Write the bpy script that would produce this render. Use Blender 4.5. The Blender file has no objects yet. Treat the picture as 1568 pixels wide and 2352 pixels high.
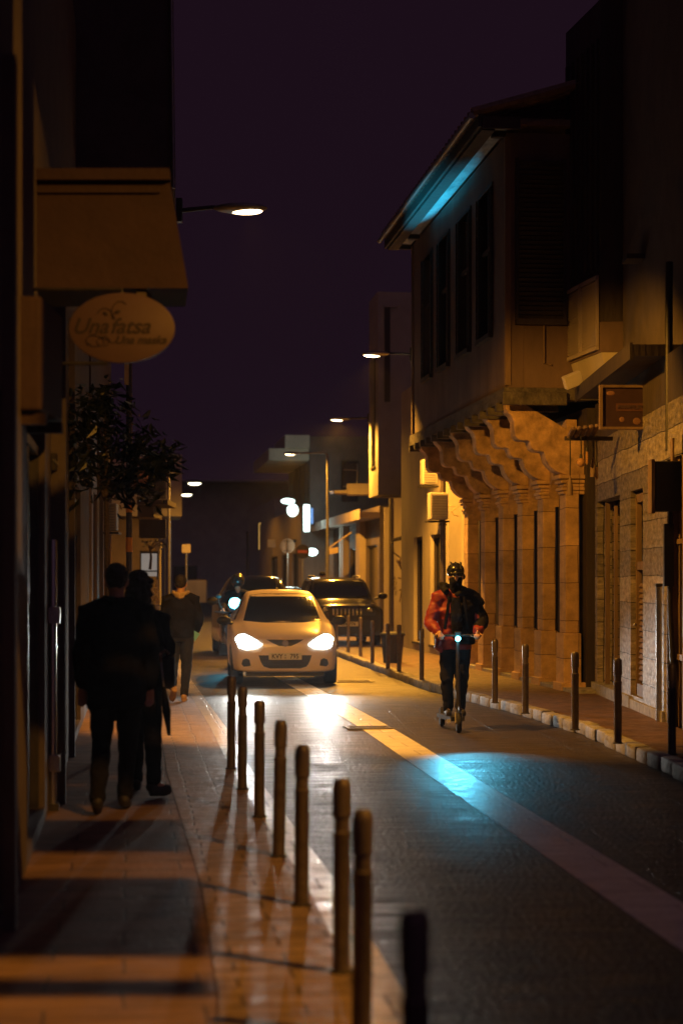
import bpy, bmesh, math, random
from mathutils import Vector, Matrix, noise
from mathutils.bvhtree import BVHTree
R = math.radians
random.seed(7)
sc = bpy.context.scene
COL = sc.collection
F = 4200.0; HZ = 1338.0; CX = 784.0; EYE = 1.6
def P(x, y, Y):
    return Vector(((x-CX)*Y/F, Y, EYE-(y-HZ)*Y/F))
def G(x, y, z=0.0):
    Y = (EYE-z)*F/(y-HZ)
    return Vector(((x-CX)*Y/F, Y, z))
# ------------------------------------------------------------------ camera
cd = bpy.data.cameras.new('camera'); cam = bpy.data.objects.new('camera', cd); COL.objects.link(cam)
cam.location = (0, 0, EYE); cam.rotation_euler = (R(90), 0, 0)
cd.sensor_fit = 'VERTICAL'; cd.sensor_height = 36; cd.sensor_width = 24
cd.lens = 36*F/2352; cd.shift_y = (HZ-1176)/2352
cd.clip_start = .1; cd.clip_end = 1200
cd.dof.use_dof = True; cd.dof.focus_distance = 22.5; cd.dof.aperture_fstop = 1.7; cd.dof.aperture_blades = 0
sc.camera = cam
# ------------------------------------------------------------------ world (night sky)
w = bpy.data.worlds.new('World'); sc.world = w; w.use_nodes = True
wn = w.node_tree; bg = wn.nodes['Background']
bg.inputs['Color'].default_value = (.62, .26, .55, 1); bg.inputs['Strength'].default_value = .0168
sc.view_settings.view_transform = 'Standard'; sc.view_settings.look = 'None'
sc.view_settings.exposure = 0; sc.view_settings.gamma = 1
sc.cycles.use_denoising = True
sc.cycles.use_light_tree = True
sc.cycles.sample_clamp_indirect = 4
sc.cycles.max_bounces = 6; sc.cycles.diffuse_bounces = 3; sc.cycles.glossy_bounces = 3
SODIUM = (1.0, .42, .04)
LAMP_W = 620
def add_light(kind, name, loc, energy, color, target=None, **kw):
    ld = bpy.data.lights.new(name, kind); ld.energy = energy; ld.color = color
    for k, v in kw.items(): setattr(ld, k, v)
    lo = bpy.data.objects.new(name, ld); COL.objects.link(lo); lo.location = loc
    if target is not None:
        lo.rotation_euler = (Vector(target)-Vector(loc)).to_track_quat('-Z', 'Y').to_euler()
    return lo
# added purple fill sun that lifts the blacks (very soft, no visible shadows)
add_light('SUN', 'fill_sun', (0, -20, 20), .12, (.80, .42, .74), (0, 12, 0), angle=R(150))
# ------------------------------------------------------------------ materials
def mat(name, col, rough=.7, metal=0, var=.25, scale=6, bump=.15, bscale=40, spec=.5, emit=None, est=0, stretch=(1, 1, 1)):
    m = bpy.data.materials.new(name); m.use_nodes = True
    nt = m.node_tree; b = nt.nodes['Principled BSDF']
    b.inputs['Roughness'].default_value = rough; b.inputs['Metallic'].default_value = metal
    b.inputs['Specular IOR Level'].default_value = spec
    c = tuple(col)+(1,)
    b.inputs['Base Color'].default_value = c
    if emit:
        b.inputs['Emission Color'].default_value = tuple(emit)+(1,); b.inputs['Emission Strength'].default_value = est
    tc = nt.nodes.new('ShaderNodeTexCoord'); mp = nt.nodes.new('ShaderNodeMapping')
    mp.inputs['Scale'].default_value = stretch
    nt.links.new(tc.outputs['Object'], mp.inputs['Vector'])
    if var:
        n = nt.nodes.new('ShaderNodeTexNoise'); n.inputs['Scale'].default_value = scale; n.inputs['Detail'].default_value = 6
        n.inputs['Roughness'].default_value = .65
        nt.links.new(mp.outputs['Vector'], n.inputs['Vector'])
        mr = nt.nodes.new('ShaderNodeMapRange'); mr.inputs['From Min'].default_value = .3; mr.inputs['From Max'].default_value = .7
        mr.inputs['To Min'].default_value = 1-var; mr.inputs['To Max'].default_value = 1+var*.6
        nt.links.new(n.outputs['Fac'], mr.inputs['Value'])
        mx = nt.nodes.new('ShaderNodeMix'); mx.data_type = 'RGBA'; mx.blend_type = 'MULTIPLY'; mx.inputs['Factor'].default_value = 1
        mx.inputs['A'].default_value = c
        nt.links.new(mr.outputs['Result'], mx.inputs['B']); nt.links.new(mx.outputs['Result'], b.inputs['Base Color'])
    if bump:
        n2 = nt.nodes.new('ShaderNodeTexNoise'); n2.inputs['Scale'].default_value = bscale; n2.inputs['Detail'].default_value = 4
        nt.links.new(mp.outputs['Vector'], n2.inputs['Vector'])
        bp = nt.nodes.new('ShaderNodeBump'); bp.inputs['Strength'].default_value = bump; bp.inputs['Distance'].default_value = .02
        nt.links.new(n2.outputs['Fac'], bp.inputs['Height']); nt.links.new(bp.outputs['Normal'], b.inputs['Normal'])
    return m
def brickmat(name, c1, c2, mortar, bw, rh, ms=.004, rough=.6, rvar=.2, bump=.4, rot=(0, 0, 0), offset=.5, stain=.35, spec=.5, axes='Object', nscale=2.5, streak=None, bias=0):
    m = bpy.data.materials.new(name); m.use_nodes = True
    nt = m.node_tree; b = nt.nodes['Principled BSDF']; b.inputs['Specular IOR Level'].default_value = spec
    tc = nt.nodes.new('ShaderNodeTexCoord'); mp = nt.nodes.new('ShaderNodeMapping'); mp.inputs['Rotation'].default_value = rot
    nt.links.new(tc.outputs[axes], mp.inputs['Vector'])
    # a little wander of the joints
    br = nt.nodes.new('ShaderNodeTexBrick'); br.inputs['Scale'].default_value = 1
    br.inputs['Brick Width'].default_value = bw; br.inputs['Row Height'].default_value = rh
    br.inputs['Mortar Size'].default_value = ms; br.inputs['Mortar Smooth'].default_value = .3; br.offset = offset
    br.inputs['Bias'].default_value = bias
    br.inputs['Color1'].default_value = tuple(c1)+(1,); br.inputs['Color2'].default_value = tuple(c2)+(1,); br.inputs['Mortar'].default_value = tuple(mortar)+(1,)
    nw = nt.nodes.new('ShaderNodeTexNoise'); nw.inputs['Scale'].default_value = 1.3
    nt.links.new(mp.outputs['Vector'], nw.inputs['Vector'])
    ad = nt.nodes.new('ShaderNodeMixRGB'); ad.blend_type = 'ADD'; ad.inputs['Fac'].default_value = .06
    nt.links.new(mp.outputs['Vector'], ad.inputs['Color1']); nt.links.new(nw.outputs['Color'], ad.inputs['Color2'])
    nt.links.new(ad.outputs['Color'], br.inputs['Vector'])
    n = nt.nodes.new('ShaderNodeTexNoise'); n.inputs['Scale'].default_value = nscale; n.inputs['Detail'].default_value = 7; n.inputs['Roughness'].default_value = .7
    mp2 = nt.nodes.new('ShaderNodeMapping'); mp2.inputs['Scale'].default_value = streak or (1, 1, 1)
    nt.links.new(mp.outputs['Vector'], mp2.inputs['Vector']); nt.links.new(mp2.outputs['Vector'], n.inputs['Vector'])
    mr = nt.nodes.new('ShaderNodeMapRange'); mr.inputs['From Min'].default_value = .32; mr.inputs['From Max'].default_value = .68
    mr.inputs['To Min'].default_value = 1-stain; mr.inputs['To Max'].default_value = 1+stain
    nt.links.new(n.outputs['Fac'], mr.inputs['Value'])
    mx = nt.nodes.new('ShaderNodeMix'); mx.data_type = 'RGBA'; mx.blend_type = 'MULTIPLY'; mx.inputs['Factor'].default_value = 1
    nt.links.new(br.outputs['Color'], mx.inputs['A']); nt.links.new(mr.outputs['Result'], mx.inputs['B'])
    nt.links.new(mx.outputs['Result'], b.inputs['Base Color'])
    # roughness per brick and noise
    n3 = nt.nodes.new('ShaderNodeTexNoise'); n3.inputs['Scale'].default_value = 9; n3.inputs['Detail'].default_value = 5
    nt.links.new(mp2.outputs['Vector'], n3.inputs['Vector'])
    r2 = nt.nodes.new('ShaderNodeMapRange'); r2.inputs['From Min'].default_value = .3; r2.inputs['From Max'].default_value = .7
    r2.inputs['To Min'].default_value = rough-rvar; r2.inputs['To Max'].default_value = rough+rvar
    nt.links.new(n3.outputs['Fac'], r2.inputs['Value']); nt.links.new(r2.outputs['Result'], b.inputs['Roughness'])
    h = nt.nodes.new('ShaderNodeMath'); h.operation = 'MULTIPLY_ADD'; h.inputs[1].default_value = -1
    nt.links.new(br.outputs['Fac'], h.inputs[0])
    n4 = nt.nodes.new('ShaderNodeTexNoise'); n4.inputs['Scale'].default_value = 30; n4.inputs['Detail'].default_value = 3
    nt.links.new(mp.outputs['Vector'], n4.inputs['Vector']); nt.links.new(n4.outputs['Fac'], h.inputs[2])
    bp = nt.nodes.new('ShaderNodeBump'); bp.inputs['Strength'].default_value = bump; bp.inputs['Distance'].default_value = .012
    nt.links.new(h.outputs['Value'], bp.inputs['Height']); nt.links.new(bp.outputs['Normal'], b.inputs['Normal'])
    return m
def emis(name, col, st):
    m = bpy.data.materials.new(name); m.use_nodes = True; nt = m.node_tree
    b = nt.nodes['Principled BSDF']; b.inputs['Base Color'].default_value = (.3, .3, .3, 1)
    b.inputs['Emission Color'].default_value = tuple(col)+(1,); b.inputs['Emission Strength'].default_value = st
    return m
TH = math.atan(.115)
M = {}
M['road'] = brickmat('road_paver', (.046, .031, .025), (.030, .021, .018), (.025, .02, .02), .9, .075, .006, .50, .2, 1.2, (0, 0, -R(3)), nscale=3, streak=(.25, 2.2, 1))
M['pave'] = brickmat('pavement_slab', (.23, .14, .10), (.17, .105, .078), (.06, .04, .035), .6, .30, .006, .68, .12, .35, (0, 0, -TH), nscale=3, streak=(.5, 1.5, 1))
M['border'] = brickmat('border_slab', (.27, .19, .15), (.20, .14, .11), (.07, .05, .04), .45, .16, .008, .58, .15, .5, (0, 0, -TH), nscale=3)
M['pave_r'] = brickmat('pavement_right_slab', (.135, .075, .052), (.11, .062, .044), (.12, .08, .06), .4, .2, .004, .6, .15, .3, (0, 0, -TH), nscale=2)
M['kerb'] = mat('kerb_stone', (.36, .34, .32), .75, var=.5, scale=9, bump=.6, bscale=22)
M['stripe'] = brickmat('stripe_slab', (.80, .76, .70), (.70, .66, .60), (.30, .25, .22), .6, .42, .007, .42, .12, .35, (0, 0, -TH), nscale=5, stain=.22)
M['edge'] = brickmat('edge_stone', (.42, .37, .32), (.34, .30, .26), (.1, .08, .07), .5, .35, .01, .4, .15, .5, (0, 0, -TH), nscale=6)
M['steel_grate'] = mat('iron_grate', (.22, .2, .18), .5, .6)
M['plaster_dark'] = mat('dark_plaster', (.10, .078, .074), .85, var=.3, scale=2, bump=.3, bscale=25)
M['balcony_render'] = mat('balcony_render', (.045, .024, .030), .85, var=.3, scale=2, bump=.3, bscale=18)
M['plaster'] = mat('pale_plaster', (.36, .30, .26), .85, var=.25, scale=1.6, bump=.3, bscale=18, stretch=(1, 1, .4))
M['plaster_y'] = mat('cream_plaster', (.50, .44, .34), .85, var=.25, scale=1.4, bump=.3, bscale=14, stretch=(1, 1, .4))
M['plaster_w'] = mat('white_plaster', (.34, .32, .30), .85, var=.2, scale=1.2, bump=.25, bscale=14)
M['jetty'] = mat('jetty_render', (.15, .10, .085), .8, var=.35, scale=1.8, bump=.35, bscale=12, stretch=(1, 1, .35))
M['stone'] = brickmat('ashlar_stone', (.54, .35, .18), (.40, .26, .14), (.16, .10, .06), .7, .52, .006, .85, .08, .5, (R(90), 0, 0), nscale=3, streak=(1, 1, .4), stain=.35)
M['stone_plain'] = mat('carved_stone', (.56, .36, .19), .85, var=.55, scale=5, bump=.7, bscale=30)
M['wood_dark'] = mat('dark_wood', (.045, .033, .03), .6, var=.4, scale=4, bump=.4, bscale=20, stretch=(1, 1, .2))
M['wood'] = mat('worn_wood', (.20, .13, .08), .6, var=.5, scale=5, bump=.4, bscale=25, stretch=(1, 1, .15))
M['wood_beam'] = mat('old_beam', (.10, .085, .075), .6, var=.6, scale=7, bump=.8, bscale=18, stretch=(1, .3, 1))
M['soffit'] = mat('soffit_board', (.40, .44, .46), .7, var=.55, scale=5, bump=.7, bscale=12, stretch=(1, .3, 1))
M['tile'] = mat('roof_tile', (.20, .13, .10), .6, var=.4, scale=8, bump=.5)
M['slate'] = brickmat('slate_shingle', (.28, .24, .21), (.10, .085, .08), (.015, .012, .012), .31, .118, .006, .5, .2, .9, (R(90), 0, R(90)), nscale=6, streak=(2.2, .5, 1), stain=.75, spec=.6)
M['slate_f'] = brickmat('slate_shingle_side', (.20, .15, .12), (.09, .07, .06), (.015, .012, .012), .3, .118, .006, .55, .2, .9, (R(90), 0, 0), nscale=5, streak=(2.2, .5, 1), stain=.7)
M['glass_dark'] = mat('dark_glass', (.012, .013, .016), .12, var=0, bump=0, spec=.6)
M['metal_dark'] = mat('dark_metal', (.05, .045, .045), .45, .4, var=.3, scale=12, bump=.1)
M['metal_grey'] = mat('grey_metal', (.30, .29, .28), .4, .7, var=.2, scale=12, bump=.1)
M['steel'] = mat('brushed_steel', (.60, .60, .58), .26, 1, var=.1, scale=20, bump=.05)
M['bollard'] = mat('bollard_paint', (.11, .085, .075), .42, .3, var=.35, scale=14, bump=.15, bscale=60)
M['white_panel'] = mat('white_panel', (.55, .50, .45), .6, var=.15, scale=4, bump=.08)
M['ac'] = mat('air_unit_shell', (.46, .42, .36), .55, var=.15, scale=5, bump=.05)
M['leaf'] = mat('leaf', (.022, .03, .016), .33, var=.4, scale=3, bump=.1)
M['bark'] = mat('bark', (.10, .07, .05), .9, var=.4, scale=10, bump=.8)
M['cloth_black'] = mat('black_cloth', (.012, .011, .013), .9, var=.3, scale=14, bump=.4, bscale=30, spec=.12)
M['cloth_dark'] = mat('dark_cloth', (.032, .028, .032), .9, var=.3, scale=14, bump=.4, bscale=30, spec=.12)
M['jeans'] = mat('dark_denim', (.03, .03, .036), .9, var=.3, scale=14, bump=.4, bscale=50, spec=.12)
M['cloth_red'] = mat('red_shell', (.20, .016, .018), .6, var=.35, scale=9, bump=.7, bscale=9)
M['hood'] = mat('beige_hood', (.42, .30, .20), .9, var=.2, scale=12, bump=.5, bscale=30)
M['skin'] = mat('skin', (.50, .28, .18), .55, var=.12, scale=15, bump=.1)
M['hair'] = mat('dark_hair', (.018, .013, .012), .55, var=.4, scale=30, bump=.8, bscale=60)
M['helmet'] = mat('black_helmet', (.015, .015, .016), .22, var=0, bump=0)
M['shoe_tan'] = mat('tan_sole', (.42, .26, .14), .8, var=.25, scale=20, bump=.3)
M['shoe_black'] = mat('black_shoe', (.025, .022, .022), .6, var=.3, scale=20, bump=.3)
M['reflect'] = mat('pale_reflector', (.75, .72, .68), .35, .2, var=.15, scale=20, bump=.1)
M['paper_blue'] = mat('blue_paper', (.16, .45, .75), .7, var=.1, bump=.1, emit=(.1, .35, .6), est=.0)
M['car_white'] = mat('white_car_paint', (.72, .60, .55), .30, var=.04, scale=3, bump=0, spec=.6)
M['car_grey'] = mat('grey_car_paint', (.04, .037, .035), .14, 0, var=.04, bump=0, spec=.6)
M['car_dark'] = mat('dark_car_paint', (.025, .028, .035), .12, .2, var=0, bump=0, spec=.6)
M['plastic'] = mat('black_plastic', (.02, .02, .02), .5, var=.2, scale=20, bump=.1)
M['tyre'] = mat('tyre_rubber', (.018, .017, .017), .8, var=.2, scale=20, bump=.3)
M['chrome'] = mat('chrome', (.6, .6, .6), .15, 1, var=0, bump=0)
M['plate'] = mat('number_plate', (.62, .58, .50), .5, var=.08, bump=0)
M['ink'] = mat('black_ink', (.02, .018, .018), .6, var=0, bump=0)
M['orange'] = mat('orange_reflector', (.85, .30, .03), .5, var=.1, bump=0)
M['sign_face'] = mat('sign_face', (.085, .050, .055), .6, var=.12, scale=3, bump=.05)
M['sign_ink'] = mat('sign_ink', (.018, .009, .012), .6, var=0, bump=0)
M['terracotta'] = mat('terracotta', (.30, .14, .09), .8)
M['blue_awning'] = mat('blue_canvas', (.06, .11, .18), .8)
M['canvas'] = mat('cream_canvas', (.50, .38, .24), .8, var=.2, scale=5)
M['sodium_lens'] = emis('sodium_lens', (1.0, .72, .38), 14)
M['far_lens'] = emis('far_lens', (1.0, .88, .6), 7)
M['head_lens'] = emis('headlamp_lens', (.82, 1.0, .93), 26)
M['cyan_lens'] = emis('cyan_lens', (.12, .85, 1.0), 20)
M['shop_light'] = emis('white_shop_light', (.72, 1.0, .93), 5)
M['shop_blue'] = emis('blue_sign_light', (.1, .35, .9), .8)
M['amber_sign'] = emis('amber_sign_light', (1, .55, .12), 1.2)
M['dim_window'] = emis('dim_glow_glass', (.62, .58, .52), .28)
M['bulb'] = mat('bulb_glass', (.45, .25, .10), .1, var=0, bump=0, spec=.8)
M['graffiti'] = mat('graffiti_paint', (.10, .06, .03), .7, var=.2, bump=0)
# ------------------------------------------------------------------ mesh helpers
class MB:
    def __init__(s): s.bm = bmesh.new()
    def box(s, x0, x1, y0, y1, z0, z1, bev=0):
        m = Matrix.Translation(((x0+x1)/2, (y0+y1)/2, (z0+z1)/2)) @ Matrix.Diagonal((abs(x1-x0), abs(y1-y0), abs(z1-z0), 1))
        r = bmesh.ops.create_cube(s.bm, size=1, matrix=m)
        if bev:
            es = list({e for v in r['verts'] for e in v.link_edges})
            bmesh.ops.bevel(s.bm, geom=es, offset=bev, segments=2, affect='EDGES', profile=.5)
        return s
    def obox(s, c, size, rot=None, bev=0):
        m = Matrix.Translation(c) @ (rot.to_4x4() if rot is not None else Matrix.Identity(4)) @ Matrix.Diagonal((size[0], size[1], size[2], 1))
        r = bmesh.ops.create_cube(s.bm, size=1, matrix=m)
        if bev:
            es = list({e for v in r['verts'] for e in v.link_edges})
            bmesh.ops.bevel(s.bm, geom=es, offset=bev, segments=2, affect='EDGES', profile=.5)
        return s
    def cyl(s, p0, p1, r0, r1=None, n=16):
        p0 = Vector(p0); p1 = Vector(p1); r1 = r0 if r1 is None else r1
        return s.tube([p0, p1], [r0, r1], n)
    def tube(s, pts, rad, n=12, sx=1, sy=1, caps=True):
        pts = [Vector(p) for p in pts]
        if not isinstance(rad, (list, tuple)): rad = [rad]*len(pts)
        rings = []; up = None
        for i, p in enumerate(pts):
            a = pts[max(i-1, 0)]; b = pts[min(i+1, len(pts)-1)]
            d = (b-a).normalized()
            if up is None: up = Vector((0, 1, 0)) if abs(d.y) < .9 else Vector((1, 0, 0))
            u = d.cross(up).normalized(); v = u.cross(d).normalized(); up = v
            r = rad[i]
            rx, ry = (r if isinstance(r, (tuple, list)) else (r*sx, r*sy))
            rings.append([s.bm.verts.new(p + u*math.cos(2*math.pi*k/n)*rx + v*math.sin(2*math.pi*k/n)*ry) for k in range(n)])
        for a, b in zip(rings, rings[1:]):
            for k in range(n): s.bm.faces.new((a[k], a[(k+1) % n], b[(k+1) % n], b[k]))
        if caps:
            s.bm.faces.new(rings[0][::-1]); s.bm.faces.new(rings[-1])
        return s
    def cap(s, p0, r0, p1, r1, n=14):      # capsule with round ends
        p0 = Vector(p0); p1 = Vector(p1); d = (p1-p0); L = d.length or 1e-4; d = d/L
        pts = []; rad = []
        for a in (-80, -55, -28, 0): pts.append(p0+d*r0*math.sin(R(a))); rad.append(r0*math.cos(R(a)))
        for a in (0, 28, 55, 80): pts.append(p1+d*r1*math.sin(R(a))); rad.append(r1*math.cos(R(a)))
        return s.tube(pts, rad, n)
    def ell(s, c, r, rot=None, n=16):
        m = Matrix.Translation(c) @ (rot.to_4x4() if rot is not None else Matrix.Identity(4)) @ Matrix.Diagonal((r[0], r[1], r[2], 1))
        bmesh.ops.create_uvsphere(s.bm, u_segments=n, v_segments=max(8, n*2//3), radius=1, matrix=m); return s
    def lathe(s, prof, c=(0, 0, 0), axis='Z', n=24, rot=None):   # prof: (r, h)
        rings = []; rot = rot or Matrix.Identity(3); c = Vector(c)
        for r, h in prof:
            ring = []
            for k in range(n):
                a = 2*math.pi*k/n; ca, sa = math.cos(a)*r, math.sin(a)*r
                v = {'Z': Vector((ca, sa, h)), 'X': Vector((h, ca, sa)), 'Y': Vector((ca, h, sa))}[axis]
                ring.append(s.bm.verts.new(c+rot @ v))
            rings.append(ring)
        for a, b in zip(rings, rings[1:]):
            for k in range(n): s.bm.faces.new((a[k], a[(k+1) % n], b[(k+1) % n], b[k]))
        s.bm.faces.new(rings[0][::-1]); s.bm.faces.new(rings[-1]); return s
    def prism(s, pts, vec):               # polygon of 3-D points, extruded by vec
        vec = Vector(vec); a = [s.bm.verts.new(p) for p in pts]; b = [s.bm.verts.new(Vector(p)+vec) for p in pts]
        n = len(a)
        s.bm.faces.new(a); s.bm.faces.new(b[::-1])
        for k in range(n): s.bm.faces.new((a[k], b[k], b[(k+1) % n], a[(k+1) % n]))
        return s
    def sheet(s, a, b):                   # strip between two polylines
        va = [s.bm.verts.new(p) for p in a]; vb = [s.bm.verts.new(p) for p in b]
        for k in range(len(a)-1): s.bm.faces.new((va[k], va[k+1], vb[k+1], vb[k]))
        return s
    def obj(s, name, m, parent=None, smooth=False, fix=True):
        if fix: bmesh.ops.recalc_face_normals(s.bm, faces=s.bm.faces)
        me = bpy.data.meshes.new(name); s.bm.to_mesh(me); s.bm.free()
        if m is not None: me.materials.append(M[m] if isinstance(m, str) else m)
        if smooth:
            for p in me.polygons: p.use_smooth = True
            try: me.set_sharp_from_angle(angle=R(40))
            except Exception: pass
        o = bpy.data.objects.new(name, me); COL.objects.link(o)
        if parent is not None: o.parent = parent
        return o
def tag(o, label=None, cat=None, group=None, kind=None):
    if label: o['label'] = label
    if cat: o['category'] = cat
    if group: o['group'] = group
    if kind: o['kind'] = kind
    return o
def thing(name, label, cat, loc=(0, 0, 0), rz=0, group=None):
    o = bpy.data.objects.new(name, None); COL.objects.link(o); o.location = loc; o.rotation_euler = (0, 0, rz); o.empty_display_size = .2
    return tag(o, label, cat, group)
def copy_tree(o, parent=None):
    c = o.copy(); COL.objects.link(c)
    if parent is not None: c.parent = parent
    for ch in [x for x in bpy.data.objects if x.parent == o]: copy_tree(ch, c)
    return c
def text(body, size, m, parent, loc, rot=(R(90), 0, 0), shear=0, ext=.003, align='CENTER', sx=1, name='lettering', bold=0):
    cu = bpy.data.curves.new(name, 'FONT'); cu.body = body; cu.size = size; cu.shear = shear; cu.extrude = ext; cu.align_x = align; cu.align_y = 'CENTER'; cu.offset = bold
    t = bpy.data.objects.new('tmp', cu); COL.objects.link(t)
    dg = bpy.context.evaluated_depsgraph_get(); me = bpy.data.meshes.new_from_object(t.evaluated_get(dg)); bpy.data.objects.remove(t)
    me.materials.clear(); me.materials.append(M[m])
    o = bpy.data.objects.new(name, me); COL.objects.link(o); o.location = loc; o.rotation_euler = rot; o.scale = (sx, 1, 1)
    if parent is not None: o.parent = parent
    return o
TS = bpy.data.scenes.new('workbench')
def baked(o):
    vl = TS.view_layers[0]; vl.update(); dg = vl.depsgraph; dg.update()
    return bpy.data.meshes.new_from_object(o.evaluated_get(dg))
def blob(name, mb, m, parent, voxel=.012, smooth=5, wrinkle=0, wf=9):
    """closed pieces fused into one continuous skin"""
    me = bpy.data.meshes.new('t'); bmesh.ops.recalc_face_normals(mb.bm, faces=mb.bm.faces); mb.bm.to_mesh(me); mb.bm.free()
    o = bpy.data.objects.new('t', me); TS.collection.objects.link(o)
    r = o.modifiers.new('r', 'REMESH'); r.mode = 'VOXEL'; r.voxel_size = voxel
    s = o.modifiers.new('s', 'SMOOTH'); s.factor = .5; s.iterations = smooth
    nm = baked(o); bpy.data.objects.remove(o)
    if wrinkle:
        for v in nm.vertices:
            c = v.co; k = noise.noise(Vector((c.x*wf, c.y*wf, c.z*wf*1.6+5))) + .5*noise.noise(Vector((c.x*wf*2.3, c.y*wf*2.3, c.z*wf*3.5)))
            v.co += v.normal*k*wrinkle
    nm.materials.clear(); nm.materials.append(M[m])
    for p in nm.polygons: p.use_smooth = True
    q = bpy.data.objects.new(name, nm); COL.objects.link(q); q.parent = parent; return q
def lerp(pts, Y):
    for (x0, y0), (x1, y1) in zip(pts, pts[1:]):
        if Y <= y1 or (x1, y1) == pts[-1]:
            return x0+(x1-x0)*(Y-y0)/(y1-y0)
# ------------------------------------------------------------------ ground, road, pavements
mb = MB(); mb.sheet([(-300, -20, 0), (-300, 700, 0)], [(300, -20, 0), (300, 700, 0)])
mb.obj('ground', 'road', fix=False)['kind'] = 'structure'
RK = [(3.0, -6), (2.93, 4), (2.86, 10), (2.74, 14.6), (2.53, 19.1), (2.18, 21.8), (1.77, 24.3), (1.24, 27.2), (1.02, 29.2), (.62, 33), (.02, 38.5), (-1.3, 51), (-3.6, 75), (-8.5, 130)]   # right kerb foot
LE = [(.58, -4), (.44, 4), (.25, 7.01), (-.02, 9.66), (-.30, 11.85), (-.75, 15.4), (-1.28, 20.2), (-2.42, 29.6), (-4.7, 50), (-7.8, 75), (-13, 130)]   # left road edge
Ys = [-4+.5*k for k in range(108)]+[50+2*k for k in range(41)]
def line(tab, dx, z): return [(lerp(tab, y)+dx, y, z) for y in Ys]
mb = MB(); mb.sheet(line(LE, -.17, .012), line(LE, 0, .012)); mb.sheet(line(LE, 0, .012), line(LE, 0, -.01))
mb.obj('kerb_strip', 'edge')['kind'] = 'structure'
mb = MB(); mb.sheet(line(LE, -.72, .012), line(LE, -.172, .012)); mb.obj('bollard_strip', 'border')['kind'] = 'structure'
mb = MB(); mb.sheet(line(LE, -9, .012), line(LE, -.727, .012)); mb.obj('pavement_left', 'pave')['kind'] = 'structure'
# narrow dark joint along the strip is the gap between the sheets, bottomed by the ground
ST = [(2.68, -2), (.37, 20.2), (-.33, 26), (-1.05, 31.7), (-3.2, 50), (-6, 75)]
mb = MB(); ys = [y for y in Ys if y < 33]
mb.sheet([(lerp(ST, y)-.175, y, .004) for y in ys], [(lerp(ST, y)+.175, y, .004) for y in ys]); mb.obj('road_marking', 'stripe')['kind'] = 'structure'
mb = MB(); mb.sheet(line(RK, .13, .11), line(RK, 12, .11)); mb.obj('pavement_right', 'pave_r')['kind'] = 'structure'
# kerb stones on the right (one run of stones with joints)
mb = MB(); y = 3.0
while y < 90:
    L = .5+random.uniform(-.05, .06) if y < 45 else 1.5
    x0, x1 = lerp(RK, y), lerp(RK, y+L); j = random.uniform(-.012, .012); hj = random.uniform(-.006, .01)
    d = Vector((x1-x0, L, 0)); ln = d.length; an = math.atan2(-d.x, d.y)
    mb.obox(((x0+x1)/2+.07+j, y+L/2, .055+hj), (.15, ln-.018, .13), Matrix.Rotation(an, 3, 'Z'), bev=.022)
    y += L
mb.obj('kerb_right', 'kerb', smooth=True)['kind'] = 'structure'
# drain grates
for (gx, gy, ww, dd, lab) in ((812, 1566, .55, .5, 'cast iron drain grate in the road beside the white car'), (845, 1673, .46, .34, 'small drain cover let into the pale stripe')):
    g = G(gx, gy); t = thing('drain_grate', lab, 'grate', (g.x, g.y, .008), TH)
    mb = MB()
    for s in (-1, 1): mb.box(s*ww/2-.015, s*ww/2+.015, -dd/2, dd/2, -.004, .008); mb.box(-ww/2, ww/2, s*dd/2-.012, s*dd/2+.012, -.004, .0075)
    mb.obj('grate_frame', 'steel_grate', t)
    mb = MB()
    for k in range(9): mb.obox((-ww/2+ww*(k+.5)/9, 0, .001), (.018, dd*.93, .008), Matrix.Rotation(R(20), 3, 'Z'))
    mb.obj('grate_bars', 'steel_grate', t)
# ------------------------------------------------------------------ bollards
def make_bollard(name, label, h=.79):
    t = thing(name, label, 'bollard')
    MB().lathe([(.036, 0), (.036, h*.70), (.038, h*.705), (.038, h*.725), (.031, h*.73), (.031, h*.80)], n=20).obj('post', 'bollard', t, True)
    MB().lathe([(.031, h*.80), (.038, h*.805), (.0385, h*.82), (.0385, h*.955), (.036, h*.98), (.024, h), (.001, h+.002)], n=20).obj('cap', 'bollard', t, True)
    MB().lathe([(.05, 0), (.05, .006), (.04, .012)], n=16).obj('foot_ring', 'metal_dark', t, True)
    return t
b0 = make_bollard('bollard', 'x'); first = True
def bollard(x, Y, z, label, group, tilt=(0, 0), sc_=1):
    global first
    o = b0 if first else copy_tree(b0); first = False
    o.location = (x, Y, z); o.rotation_euler = (tilt[0], tilt[1], random.uniform(0, 6)); o.scale = (1, 1, sc_)
    o['label'] = label; o['group'] = group
gl = 'steel bollards along the left pavement edge'
for x, Y, lab in ((-.94, 15.6, 'farthest dark bollard of the left row, before the white car'), (-.76, 14.05, 'second farthest dark bollard of the left row'),
                  (-.554, 12.4, 'third farthest dark bollard of the left row'), (-.364, 10.6, 'fourth farthest bollard of the left row, near the kerb strip'),
                  (-.197, 9.0, 'fifth farthest blurred bollard of the left row'), (0.0, 7.45, 'third nearest blurred bollard of the left row'),
                  (.072, 6.45, 'second nearest blurred bollard of the left row, standing close beside another'), (.187, 4.45, 'nearest very blurred dark bollard at the bottom edge')):
    bollard(x, Y, .012, lab, gl, (random.uniform(-.018, .018), random.uniform(-.02, .02)))
gr = 'steel bollards along the right pavement edge'
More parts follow.
